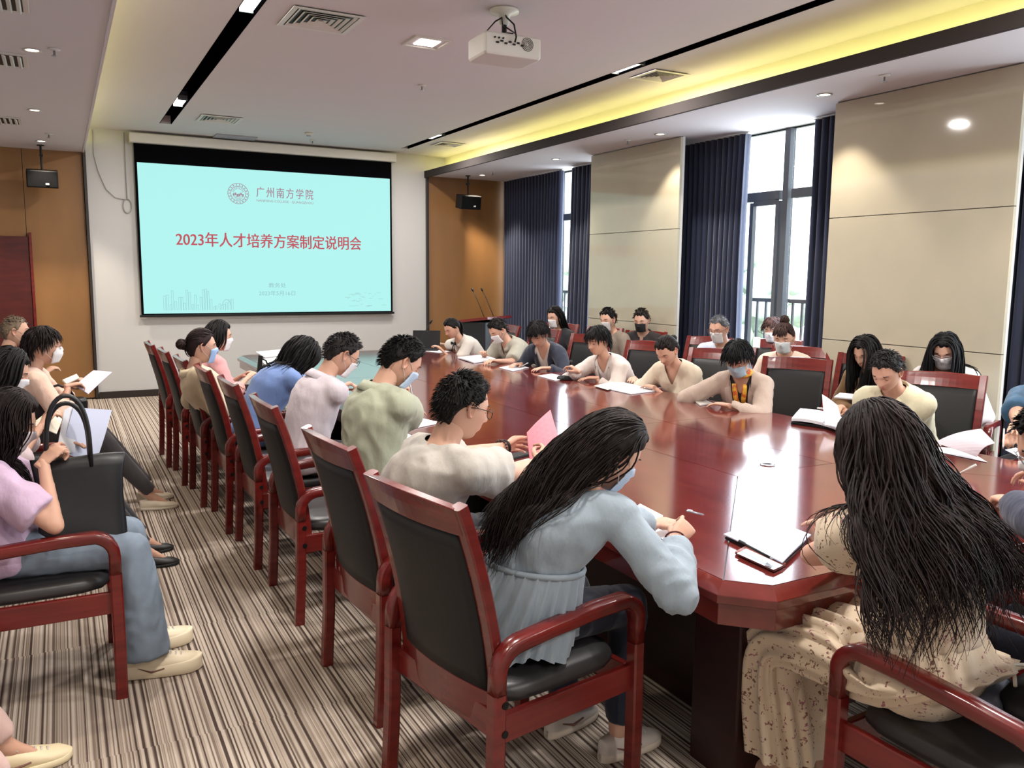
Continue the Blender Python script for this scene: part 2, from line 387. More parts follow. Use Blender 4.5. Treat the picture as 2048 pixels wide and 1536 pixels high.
def diffuser(x, y, s, label):
    o = empty('air_vent', (x, y, ZC), 0, label, 'air vent')
    def ringf(a, w, z, dz):
        f = MB(); rings = []
        for r_, zz in ((a, z), (a-w, z+dz), (a-w, z+dz+.004), (a, z+.004)):
            rings.append([V((sx*r_, sy*r_, zz)) for sx, sy in ((-1, -1), (1, -1), (1, 1), (-1, 1))])
        rings.append(rings[0]); f.loft(rings, (False, False)); return f
    ringf(s, .035, -.012, 0).build('frame', white_plastic, o)
    MB().box((0, 0, -.001), (2*s-.03, 2*s-.03, .002)).build('backing', black, o)
    k = 5; st = (s-.04)/k
    for i in range(k):
        ringf(s-.045-i*st, st*.45, -.014, .010).build('louvre', white_plastic, o)
diffuser(1.72, 6.08, .25, 'square ceiling vent in front of the left black slot, nearest')
diffuser(1.74, 10.47, .23, 'smaller looking far square ceiling vent before the projection screen')
diffuser(4.79, 6.18, .19, 'square ceiling vent between the right slot and the yellow cove, nearer')
diffuser(4.80, 10.8, .19, 'far square ceiling vent beside the yellow cove')
o = MB().box((2.14, 11.75, ZC-.008), (.52, .36, .016)).build('access_panel', mat('grey_panel', (150, 150, 160), .5), bevel=.003); tag(o, 'flat grey access panel in the ceiling just before the screen', 'panel')
for i, (x, y, lx) in enumerate(((-.42, 7.06, .55), (-.55, 9.86, .55), (-.35, 5.55, .5))):
    o = empty('air_grille', (x, y, ZS), 0, ['black slotted air grille in the left soffit, nearer', 'slotted air grille in the left soffit, farther', 'air grille at the left edge in the soffit, closest'][i], 'air vent')
    MB().box((0, 0, -.006), (lx+.06, .40, .012)).build('frame', white_plastic, o, bevel=.002)
    MB().box((0, 0, -.0125), (lx, .34, .002)).build('backing', black, o)
    me = MB().box((0, 0, 0), (.022, .34, .012), Matrix.Rotation(.6, 3, 'Y')).mesh('slat'); me.materials.append(white_plastic)
    k = int(lx/.045)
    for j in range(k):
        q = bpy.data.objects.new('slat', me); COL.objects.link(q); q.parent = o; q.location = (-lx/2+.02+j*(lx-.04)/(k-1), 0, -.018)
def sprinkler(x, y, z, label):
    o = empty('sprinkler', (x, y, z), 0, label, 'sprinkler', 'sprinkler heads in the ceiling')
    MB().lathe([(.038, 0), (.040, -.006), (.02, -.012), (.008, -.014)], n=14).build('cover_plate', white_plastic, o, smooth=True)
    MB().lathe([(.007, -.012), (.007, -.04), (.02, -.045), (.02, -.049), (.004, -.052)], n=12).build('head', steel, o, smooth=True)
sprinkler(3.11, 7.62, ZC, 'sprinkler in the raised ceiling below and left of the projector')
sprinkler(3.09, 11.44, ZC, 'far sprinkler beside the smoke detector, above the screen')
sprinkler(.05, 6.59, ZS, 'sprinkler in the left soffit beside the nearest downlight')
sprinkler(-.02, 10.59, ZS, 'sprinkler in the left soffit near the hanging speaker')
sprinkler(5.37, 4.29, ZS, 'sprinkler in the right soffit over the large beige pillar')
sprinkler(5.53, 7.66, ZS, 'sprinkler in the right soffit by the first beige pillar')
sprinkler(5.56, 10.96, ZS, 'farthest sprinkler in the right soffit, by the gold wall')
o = empty('smoke_detector', (2.89, 10.87, ZC), 0, 'round white smoke detector on the ceiling above the screen', 'smoke detector')
MB().lathe([(.05, 0), (.052, -.02), (.04, -.035)], n=18).build('base', white_plastic, o, smooth=True)
MB().lathe([(.03, -.035), (.028, -.05), (.01, -.055)], n=16).build('sensor', steel, o, smooth=True)

# ---------------------------------------------------------------- projector
pr = empty('projector', tuple(at(1008, 100, 3.16)), R(-2), 'white ceiling-mounted projector hanging above the table', 'projector')
pj = MB()
prof = [(-.20, -.15), (.20, -.15), (.21, -.13), (.21, .12), (.19, .15), (-.19, .15), (-.21, .12), (-.21, -.13)]
pj.loft([[V((x*.95, y*.95, -.075)) for x, y in prof], [V((x, y, -.06)) for x, y in prof], [V((x, y, .055)) for x, y in prof], [V((x*.93, y*.93, .07)) for x, y in prof]])
pj.build('casing', white_plastic, pr, bevel=.006)
pb = MB()
for k in range(7): pb.box((-.12+k*.03, -.155, .0+(k % 2)*.012), (.018, .012, .010))
for k in range(3): pb.cyl((-.14+k*.03, -.150, .03), (-.14+k*.03, -.160, .03), .006, 10)
pb.build('port', black, pr)
for cx in (.10,):
    v = MB()
    for k in range(4):
        r_ = .012+.010*k
        v.tube([(cx+r_*math.cos(a), -.154, .012+r_*math.sin(a)) for a in [2*PI*j/16 for j in range(17)]], .0018, 5)
    v.build('fan_grille', black_metal, pr)
MB().box((0, .152, .005), (.1, .01, .07)).build('lens_bezel', black, pr, bevel=.003)
mt = MB().lathe([(.10, .258), (.10, .24), (.04, .225), (.035, .16)], n=20)
mt.build('mount', white_plastic, pr, smooth=True)
MB().cyl((0, 0, .07), (0, 0, .20), .018).box((0, 0, .085), (.20, .05, .012)).box((0, 0, .085), (.05, .18, .012)).build('bracket', black_metal, pr)
cb = MB()
cb.tube([(.0, -.02, .22), (-.03, -.10, .18), (-.01, -.17, .12), (.0, -.185, .04), (0, -.165, .012)], .006, 8)
cb.tube([(.02, .0, .23), (-.09, -.05, .16), (-.14, -.03, .10), (-.06, .0, .09)], .005, 8)
cb.tube([(-.02, -.0, .22), (-.06, -.10, .13), (-.03, -.13, .10), (.03, -.1, .09)], .005, 8)
cb.build('cable', black, pr, smooth=True)

# ---------------------------------------------------------------- hanging speakers
def speaker(x, y, label):
    o = empty('hanging_speaker', (x, y, ZS), 0, label, 'speaker')
    MB().lathe([(.04, 0), (.04, -.01), (.012, -.015)], n=14).build('ceiling_plate', black_metal, o)
    MB().cyl((0, 0, -.01), (0, 0, -.30), .012).cyl((0, -.02, -.12), (0, .03, -.12), .02).build('bracket', black_metal, o)
    M_ = Matrix.Rotation(R(10), 3, 'X')
    MB().box((0, -.02, -.39), (.33, .20, .20), M_).build('cabinet', black, o, bevel=.008)
    MB().box((0, -.125, -.407), (.31, .012, .18), M_).build('grille_cloth', mat('speaker_cloth', (10, 10, 12), .95, spec=.1), o, bevel=.003)
    MB().box((.05, -.134, -.46), (.035, .004, .02), M_).build('badge', white_plastic, o)
speaker(-.115, 11.6, 'black speaker hanging in front of the left gold wall')
speaker(5.47, 11.6, 'black speaker hanging in front of the right gold wall')
# loose cable hanging from the ceiling down the white wall
o = MB()
o.tube([(.82, 11.985, 3.40), (.82, 11.985, 2.9), (.82, 11.98, 2.56)], .006, 6)
o.tube([(.46, 11.985, 3.40), (.46, 11.985, 3.1), (.50, 11.985, 2.9), (.58, 11.985, 2.68), (.68, 11.98, 2.58), (.80, 11.98, 2.56)], .005, 6)
o.tube([(.82+.05*math.sin(a), 11.98, 2.48+.09*math.cos(a)) for a in [2*PI*k/14 for k in range(15)]], .006, 6)
o = o.build('wall_cable', mat('cable_grey', (150, 148, 145), .5), smooth=True); tag(o, 'grey cable looped on the white wall left of the screen', 'cable')

# ---------------------------------------------------------------- projection screen with its picture
scr = empty('projection_screen', (2.65, 11.88, 1.05), 0, 'lit projection screen with a red Chinese meeting title on pale cyan', 'projection screen')
SW, SH = 3.46, 2.20
MB().box((0, .02, 2.28), (3.56, .13, .12)).build('housing', white_plastic, scr, bevel=.01)
MB().box((0, .045, SH/2+.03), (SW, .008, SH)).build('border', mat('screen_black', (5, 5, 8), .9, spec=.05), scr)
scr_e = mat('projected_picture', (40, 48, 48), .6, spec=0, emit=(174, 238, 234), es=1.0)
MB().box((0, .037, .05+.966), (3.40, .006, 1.932)).build('picture', scr_e, scr)
MB().box((0, .035, .02), (SW+.04, .03, .03)).build('bottom_bar', black, scr, bevel=.004)
red_t = mat('title_red', (30, 10, 10), .6, spec=0, emit=(204, 92, 104), es=.85)
logo_t = mat('logo_rose', (30, 20, 20), .6, spec=0, emit=(170, 140, 156), es=.9)
pale_t = mat('faint_print', (30, 30, 30), .6, spec=0, emit=(150, 196, 200), es=.95)
def text(body, size, x, z, m, parent, name, y=.032, bold=0, sx=1, spacing=1):
    cu = bpy.data.curves.new(name, 'FONT'); cu.body = body; cu.size = size; cu.align_x = 'CENTER'; cu.align_y = 'CENTER'; cu.offset = bold; cu.extrude = .0; cu.resolution_u = 3; cu.space_character = spacing
    o = bpy.data.objects.new(name, cu); COL.objects.link(o); o.parent = parent; o.location = (x, y, z); o.rotation_euler = (PI/2, 0, 0); o.scale = (sx, 1, 1)
    cu.materials.append(m); return o
def fit(o, width, bold=0):
    bpy.context.view_layer.update(); wd = o.dimensions.x; sx = width/wd if wd > 0 else 1
    dg = bpy.context.evaluated_depsgraph_get(); me = bpy.data.meshes.new_from_object(o.evaluated_get(dg)); nm = o.name; m = Matrix(((sx, 0, 0, 0), (0, 1, 0, 0), (0, 0, 1, 0), (0, 0, 0, 1)))
    me.transform(m)
    if bold:
        b_ = bmesh.new(); b_.from_mesh(me)
        for k, (dx, dz) in enumerate(((bold, bold*.4), (-bold, -bold*.4))):
            q = me.copy(); q.transform(Matrix.Translation((dx, dz, .0003*(k+1)))); b_.from_mesh(q)
        b_.to_mesh(me); b_.free()
    n = bpy.data.objects.new(nm, me); COL.objects.link(n); n.parent = o.parent; n.location = o.location; n.rotation_euler = o.rotation_euler; bpy.data.objects.remove(o); n.name = nm
fit(text('2023年人才培养方案制定说明会', .205, -.01, 1.015, red_t, scr, 'title_text'), 2.52, .0035)
fit(text('广州南方学院', .15, .17, 1.68, logo_t, scr, 'school_name_text', spacing=1.3), .78, .0015)
fit(text('NANFANG COLLEGE · GUANGZHOU', .045, .17, 1.575, logo_t, scr, 'school_name_latin_text'), .78)
fit(text('教务处', .075, .03, .42, pale_t, scr, 'department_text'), .24)
fit(text('2023年5月16日', .075, .03, .31, pale_t, scr, 'date_text'), .50)
em = MB()
for r_ in (.135, .098): em.tube([(-.46+r_*math.cos(a), .033, 1.655+r_*math.sin(a)) for a in [2*PI*k/40 for k in range(41)]], .004, 5)
for k in range(18):
    a = 2*PI*k/18; em.box((-.46+.117*math.cos(a), .033, 1.655+.117*math.sin(a)), (.012, .003, .018), Matrix.Rotation(-a+PI/2, 3, 'Y'))
for k in range(9):
    a = R(20+k*17.5); em.box((-.46+.07*math.cos(a), .033, 1.66+.07*math.sin(a)), (.006, .003, .03), Matrix.Rotation(-a+PI/2, 3, 'Y'))
for k in range(6): em.box((-.52+k*.024, .033, 1.64+.010*math.sin(k*2)), (.020, .003, .034))
for k in range(3): em.box((-.46, .033, 1.612-.016*k), (.13-.03*k, .003, .005))
em.build('emblem', logo_t, scr, label='round emblem left of the school name')
sk = MB(); random.seed(3)
for k in range(26):
    x = -1.45+k*.034+random.uniform(-.01, .01); h = random.uniform(.06, .30)*(1 if k < 17 else .5)
    sk.box((x, .0335, .09+h/2), (.004, .001, h)); sk.box((x+.012, .0335, .09+h), (.028, .001, .004)); sk.box((x+.024, .0335, .09+h/2), (.004, .001, h))
sk.tube([(-.66+.05*math.cos(a), .0335, .16+.07*math.sin(a)) for a in [PI*k/10 for k in range(11)]], .003, 4)
for k in range(30):
    x = 1.0+random.uniform(0, .6); z = .12+random.uniform(0, .2); sk.box((x, .0335, z), (random.uniform(.02, .09), .001, .004))
sk.build('skyline_drawing', pale_t, scr, label='faint line drawing of a skyline along the bottom')
o = MB().box((2.67, 11.985, 1.04), (3.50, .03, .035)).build('wall_rail', white_plastic, bevel=.004); tag(o, 'thin white rail on the wall just under the screen', 'rail')

# ---------------------------------------------------------------- conference table
tb = empty('conference_table', (2.925, 5.55, 0), 0, 'very long glossy mahogany conference table', 'table')
TX0, TX1, TY0, TY1, TZ = 1.65, 4.20, 1.66, 9.45, .755
def tl(x, y, z): return V((x-2.925, y-5.55, z))
def chamf(x0, x1, y0, y1, c): return [(x0, y0+c), (x0+c, y0), (x1-c, y0), (x1, y0+c), (x1, y1-c), (x1-c, y1), (x0+c, y1), (x0, y1-c)]
def ringz(P, z): return [tl(x, y, z) for x, y in P]
o_, i_, u_ = chamf(TX0, TX1, TY0, TY1, .12), chamf(TX0+.045, TX1-.045, TY0+.045, TY1-.045, .10), chamf(TX0+.02, TX1-.02, TY0+.02, TY1-.02, .115)
MB().loft([ringz(i_, .70), ringz(i_, TZ-.003), ringz(i_, TZ), ringz(o_, TZ-.03), ringz(o_, TZ-.055), ringz(u_, TZ-.065), ringz(u_, TZ-.13), ringz(i_, TZ-.13), ringz(i_, .70)], (False, False)).build('rim', table_wood, tb, bevel=.002)
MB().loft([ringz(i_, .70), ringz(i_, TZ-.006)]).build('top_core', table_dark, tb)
ix0, ix1, iy0, iy1 = TX0+.045, TX1-.045, TY0+.045, TY1-.045
jx0, jx1, jy0, jy1 = 2.66, 3.27, 2.77, 8.34
def slab(P, nm='top_panel'):
    c = V((sum(p[0] for p in P)/len(P), sum(p[1] for p in P)/len(P)))
    Q = [(p[0]+(c.x-p[0])*0, p[1]) for p in P]
    g = .0022; Q = []
    n_ = len(P)
    for k in range(n_):                 # inset the polygon to leave a recessed joint
        a, b, d = V(P[k-1]), V(P[k]), V(P[(k+1) % n_])
        e1, e2 = (b-a).normalized(), (d-b).normalized(); n1, n2 = V((-e1.y, e1.x)), V((-e2.y, e2.x))
        bis = (n1+n2); bis = bis.normalized()/max(.4, math.cos(n1.angle(n2)/2)); q = b+bis*g; Q.append((q.x, q.y))
    MB().loft([ringz(Q, TZ-.008), ringz(Q, TZ)]).build(nm, table_wood, tb)
ys = [jy0, 4.05, 5.5, 6.95, jy1]
slab([(ix0, iy0+.10), (ix0+.10, iy0), (ix1-.10, iy0), (ix1, iy0+.10), (jx1, jy0), (jx0, jy0)])
slab([(jx0, jy1), (jx1, jy1), (ix1, iy1-.10), (ix1-.10, iy1), (ix0+.10, iy1), (ix0, iy1-.10)])
for k in range(4):
    a, b = ys[k], ys[k+1]
    slab([(ix0, iy0+.10) if k == 0 else (ix0, a), (jx0, a), (jx0, b), (ix0, iy1-.10) if k == 3 else (ix0, b)])
    slab([(jx1, a), (ix1, iy0+.10) if k == 0 else (ix1, a), (ix1, iy1-.10) if k == 3 else (ix1, b), (jx1, b)])
    slab([(jx0, a), (jx1, a), (jx1, b), (jx0, b)])
bs = MB(); q_ = chamf(TX0+.42, TX1-.42, TY0+.42, TY1-.42, .2)
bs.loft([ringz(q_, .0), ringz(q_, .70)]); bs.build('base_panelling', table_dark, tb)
for x in (TX0+.30, TX1-.30):
    for y in (TY0+.32, 4.2, 6.8, TY1-.32):
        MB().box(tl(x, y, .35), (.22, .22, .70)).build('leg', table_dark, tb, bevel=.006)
o = empty('cable_grommet', tuple(at(1535, 930, TZ)), 0, 'small round dark grommet set in the glossy table top', 'grommet')
MB().lathe([(.036, 0), (.036, .004), (.024, .006), (.022, .002)], n=20).build('ring', steel, o, smooth=True)
MB().lathe([(.021, .001), (.021, .003)], n=16).build('cap', black, o)

# ---------------------------------------------------------------- armchairs
RP = [(-1, -.7), (-.8, -1), (.8, -1), (1, -.7), (1, .7), (.8, 1), (-.8, 1), (-1, .7)]
def sweep(mb, pts, wy, wt):             # path in the xz plane, section wy across, wt in the plane
    pts = [V(p) for p in pts]; L = len(pts); rings = []
    for i, p in enumerate(pts):
        t = (pts[min(i+1, L-1)]-pts[max(i-1, 0)]).normalized(); nrm = V((0, 1, 0)).cross(t).normalized()
        a = wy[i] if isinstance(wy, list) else wy
        rings.append([p+V((0, x*a/2, 0))+nrm*(y*wt/2) for x, y in RP])
    return mb.loft(rings)
def arc(cx, cz, r, a0, a1, n=6): return [(cx+r*math.cos(R(a0+(a1-a0)*k/n)), cz+r*math.sin(R(a0+(a1-a0)*k/n))) for k in range(n+1)]
def make_chair():
    t = empty('armchair', (0, 0, 0), 0, 'armchair', 'chair')
    for sy in (-1, 1):
        y = sy*.283
        path = [(.285, .50)]+arc(.205, .575, .08, 0, 78)+[(.10, .652)]+[(-.08, .640)]+arc(-.185, .548, .082, 98, 176)+[(-.268, .50)]
        sweep(MB(), [(x, y, z) for x, z in path], [.042, .046, .052, .056, .058, .058, .058, .056, .054, .052, .050, .048, .046, .046, .044, .044, .042, .042][:len(path)] if len(path) <= 18 else .052, .042).build('armrest', wood, t, smooth=True)
        sweep(MB(), [(.285, y, 0), (.287, y, .25), (.285, y, .502)], .042, .044).build('leg', wood, t)
        sweep(MB(), [(-.285, y, 0), (-.272, y, .25), (-.268, y, .502)], .042, .044).build('leg', wood, t)
        MB().box((.008, sy*.272, .385), (.53, .024, .085)).build('seat_rail', wood, t, bevel=.004)
        sc_ = MB()
        for z in (.47, .385): sc_.cyl((-.255, y+sy*.018, z), (-.255, y+sy*.0235, z), .011, 12)
        sc_.build('screw_cap', black, t)
    MB().box((.268, 0, .385), (.024, .53, .085)).build('seat_rail', wood, t, bevel=.004)
    MB().box((-.245, 0, .385), (.024, .53, .085)).build('seat_rail', wood, t, bevel=.004)
    # seat cushion
    S = MB(); rings = []
    for sc2, z in ((.93, .425), (.99, .432), (1, .450), (.985, .468), (.93, .480), (.80, .487), (.5, .491), (.1, .492)):
        ring = []
        for k in range(32):
            a = 2*PI*k/32; c, s = math.cos(a), math.sin(a); q = (abs(c)**5+abs(s)**5)**(-1/5)
            ring.append(V((.012+c*q*.262*sc2, s*q*.258*sc2, z)))
        rings.append(ring)
    S.loft(rings).build('seat', leather_seat, t, smooth=True)
    # back: two posts, top rail, bottom rail, padded panel
    def bx(z): u = (z-.34)/.70; return -.222-.02*u-.125*u*u
    zs = [.33+.71*k/10 for k in range(11)]
    for sy in (-1, 1):
        sweep(MB(), [(bx(z), sy*.238, z) for z in zs], .046, .036).build('back_post', wood, t)
    def bow(y): return -.030*(1-(y/.26)**2)
    def curved(z0, z1, y0, y1, th, nm, m, puff=0, n=12, kz=6, crown=0):
        g = MB(); F = []; B = []
        for side in (1, -1):
            grid = []
            for i in range(kz+1):
                z = z0+(z1-z0)*i/kz; row = []
                for j in range(n+1):
                    y = y0+(y1-y0)*j/n; uy, uz = 2*j/n-1, 2*i/kz-1
                    p = puff*(1-abs(uy)**4)*(1-abs(uz)**4)
                    zz = z+(crown*(1-uy*uy) if i == kz else 0)
                    row.append(V((bx(z)+bow(y)+side*(th/2+p), y, zz)))
                grid.append(row)
            base = len(g.v); flat = [p for r_ in grid for p in r_]
            fs = [(i*(n+1)+j, i*(n+1)+j+1, (i+1)*(n+1)+j+1, (i+1)*(n+1)+j) for i in range(kz) for j in range(n)]
            g.add(flat, fs)
        N_ = (kz+1)*(n+1)
        edge = [j for j in range(n+1)]+[i*(n+1)+n for i in range(1, kz+1)]+[kz*(n+1)+j for j in range(n-1, -1, -1)]+[i*(n+1) for i in range(kz-1, 0, -1)]
        for k in range(len(edge)):
            a, b = edge[k], edge[(k+1) % len(edge)]; g.f.append((a, b, b+N_, a+N_)); g.m.append(0)
        return g.build(nm, m, t, smooth=puff > 0, bevel=.003 if not puff else 0)
    curved(.955, 1.035, -.245, .245, .034, 'top_rail', wood, crown=.012, kz=3)
    curved(.36, .475, -.22, .22, .026, 'bottom_rail', wood, kz=2)
    curved(.478, .952, -.216, .216, .030, 'back_pad', leather, puff=.010, n=14, kz=10)
    return t
CHAIRS = []
_first = make_chair()
def chair(x, y, face, label, group=None):
    """x, y: middle of the seat; face: direction the sitter looks, degrees from +X"""
    if not CHAIRS:
        o = _first; o.location = (x, y, 0); o.rotation_euler = (0, 0, R(face)); o['label'] = label
        if group: o['group'] = group
    else: o = dup(_first, (x, y, 0), R(face), label, group)
    CHAIRS.append(o); return o
GL, GR, GB, GA = 'armchairs along the left side of the table', 'armchairs along the right side of the table', 'armchairs by the windows', 'armchairs of the left audience'
chair(1.22, 2.26, 10, 'nearest mahogany armchair, under the woman in the pale blue smock', GL)
chair(1.22, 3.07, 4, 'mahogany armchair under the man in the heather grey shirt', GL)
chair(1.20, 4.08, 0, 'mahogany armchair under the man in the sage green polo', GL)
chair(1.18, 4.93, 0, 'mahogany armchair under the man in the white long-sleeved shirt', GL)
chair(1.15, 5.67, 0, 'mahogany armchair under the woman slumped forward in a blue shirt', GL)
chair(1.10, 6.38, 0, 'mahogany armchair under the woman in cream with a bun', GL)
chair(1.06, 7.08, 0, 'mahogany armchair under the woman in pink, left row', GL)
chair(1.02, 7.78, 0, 'last empty mahogany armchair at the far end of the left row', GL)

# ================================================================ people
tmp = bpy.data.scenes.new('work')       # scratch scene for evaluating modifiers, removed at the end
def remesh(mb, voxel, it=5, fac=.5):
    me = mb.mesh('w'); o = bpy.data.objects.new('w', me); tmp.collection.objects.link(o)
    r = o.modifiers.new('r', 'REMESH'); r.mode = 'VOXEL'; r.voxel_size = voxel
    s = o.modifiers.new('s', 'SMOOTH'); s.factor = fac; s.iterations = it
    vl = tmp.view_layers[0]; vl.update(); ev = o.evaluated_get(vl.depsgraph); m = ev.to_mesh()
    vs = np.empty(len(m.vertices)*3); m.vertices.foreach_get('co', vs); vs = vs.reshape(-1, 3)
    n = np.empty(len(m.vertices)*3); m.vertex_normals.foreach_get('vector', n); n = n.reshape(-1, 3)
    fs = [tuple(p.vertices) for p in m.polygons]
    ev.to_mesh_clear(); bpy.data.objects.remove(o); bpy.data.meshes.remove(me)
    return vs, n, fs
def cap(mb, a, b, ra, rb, n=14, flat=1.0, ends=True, m=0):
    """tapered limb segment with rounded ends"""
    a, b = V(a), V(b); d = (b-a); L = d.length; d = d/L if L > 1e-6 else V((0, 0, 1))
    pts, rs = [], []
    if ends:
        for k in (85, 60, 30): pts.append(a-d*ra*math.sin(R(k))); rs.append(ra*math.cos(R(k)))
    pts.append(a); rs.append(ra); pts.append(b); rs.append(rb)
    if ends:
        for k in (30, 60, 85): pts.append(b+d*rb*math.sin(R(k))); rs.append(rb*math.cos(R(k)))
    return mb.tube(pts, rs, n, flat=flat, m=m)

# ---- head, built once per sex in its own frame: face towards +X, up +Z, centre of the skull at the origin
def gs(x, s): return np.exp(-(x/s)**2)
def head_surface(az, el, sex):
    ce, se = np.cos(el), np.sin(el); ca, sa = np.cos(az), np.sin(az)
    x = .098*ce*ca; y = .077*ce*sa; z = np.where(se < 0, .122, .112)*se
    dn = np.clip(-z/.122, 0, 1)
    fr = np.clip(ca, 0, 1)
    # flatten the face plane, narrow the jaw, tuck in the nape
    sq = ((1-np.clip(np.abs(se), 0, .985)**2.9)**(1/2.9))/np.sqrt(1-np.clip(np.abs(se), 0, .985)**2)
    x = np.where(ca > 0, x*(1+(np.minimum(sq, 1.5)-1)*fr**.5*.92*(z < 0)), x*(1-.30*np.clip((dn-.15)/.85, 0, 1)))
    y = y*(1-(.30 if sex == 'f' else .22)*dn**1.6)*(1+.10*np.clip(-ca, 0, 1))
    x = x - .010*dn*(ca > 0)*(1-fr) 
    f = np.clip((ca-.15)/.3, 0, 1)
    ay = np.abs(y)
    ramp = np.clip((.020-z)/.048, 0, 1)*np.clip((z+.042)/.010, 0, 1)
    x = x + f*(.023*gs(y, .0105)*ramp + .007*gs(ay-.013, .007)*gs(z+.031, .009)
        - .012*gs(ay-.031, .016)*gs(z-.002, .013) + .0045*gs(z-.024, .010)*gs(y, .045)
        + .004*gs(ay-.045, .02)*gs(z+.030, .02)
        + .006*gs(y, .021)*(gs(z+.0585, .0048)+1.1*gs(z+.069, .0055)) - .003*gs(z+.083, .007)*gs(y, .02)
        + .006*gs(z+.104, .014)*gs(y, .020))
    return x, y, z
def head_data(sex, nr, nc):
    el = np.radians(np.linspace(-86, 88, nr)); u = np.linspace(-1, 1, nc, endpoint=False)
    az = np.pi*np.sign(u)*np.abs(u)**1.45
    A, E = np.meshgrid(az, el); x, y, z = head_surface(A, E, sex)
    vs = np.stack([x, y, z], -1).reshape(-1, 3)
    fs = [(i*nc+j, i*nc+(j+1) % nc, (i+1)*nc+(j+1) % nc, (i+1)*nc+j) for i in range(nr-1) for j in range(nc)]
    fs += [tuple(range(nc))[::-1], tuple((nr-1)*nc+j for j in range(nc))]
    lip = .95*gs(vs[:, 1], .019)*(gs(vs[:, 2]+.0585, .0052)+gs(vs[:, 2]+.069, .006))*(vs[:, 0] > .05)
    lip = np.clip(lip, 0, 1)
    cheek = .35*gs(np.abs(vs[:, 1])-.045, .02)*gs(vs[:, 2]+.032, .022)*(vs[:, 0] > .03)
    base = MB(); base.add(vs.tolist(), fs)
    cols = np.ones((len(vs), 3)); cols *= 1-lip[:, None]*np.array([.22, .55, .5]); cols *= 1-cheek[:, None]*np.array([.02, .16, .14])
    # ears
    for sy in (-1, 1):
        M_ = Matrix.Translation((-.006, sy*.070, -.004)) @ Matrix.Rotation(sy*R(-22), 4, 'Z') @ Matrix.Rotation(R(-10), 4, 'Y')
        rings = []
        for rr, h in ((1.0, -.006), (1.06, .006), (.98, .0125), (.82, .012), (.66, .006), (.35, .003), (.08, .005)):
            ring = []
            for k in range(18):
                a = 2*PI*k/18; xx = .0175*math.cos(a)*rr*(1 if math.sin(a) > -.2 else .82); zz = .031*math.sin(a)*rr
                ring.append(M_ @ V((xx, sy*(h+.004), zz)))
            rings.append(ring)
        n0 = len(base.v); base.loft(rings); cols = np.vstack([cols, np.tile([1, .90, .88], (len(base.v)-n0, 1))])
    return base, cols
def eyes(mb, look):                     # eyeballs, irises and lids; look = share of the eye covered by the upper lid
    for sy in (-1, 1):
        c = V((.0715, sy*.031, .001))
        mb.ell(c, (.0118, .0118, .0118), 12, 8, m=1)
        d = V((1, 0, -.35 if look > .4 else -.05)).normalized()
        mb.ell(c+d*.0075, (.0050, .0056, .0056), 10, 6, m=2)
        for (a0, a1, rr) in ((90, 35-75*look, .0132), (-90, -24, .0128)):
            rings = []
            for i in range(6):
                e = R(a0+(a1-a0)*i/5)
                rings.append([c+V((rr*math.cos(e)*math.cos(q), rr*math.cos(e)*math.sin(q), rr*math.sin(e))) for q in (R(-95+190*k/10) for k in range(11))])
            mb.loft(rings, closed=False, m=0)
            if a0 > 0: mb.tube([p+V((.0008, 0, 0)) for p in rings[-1][1:-1]], .0010, 4, m=3)
        bw = [V((.0935-abs(t)**2*.010-(.006 if t > 0 else 0), sy*(.031+.019*t), .0245+.003*(1-t*t)-.002*t)) for t in (-1, -.5, 0, .5, 1)]
        mb.tube(bw, [.0012, .0026, .0028, .0022, .0008], 6, m=3)
HEADS = {}
def get_head(sex, hi):
    k = (sex, hi)
    if k not in HEADS: HEADS[k] = head_data(sex, 58 if hi else 40, 60 if hi else 40)
    return HEADS[k]

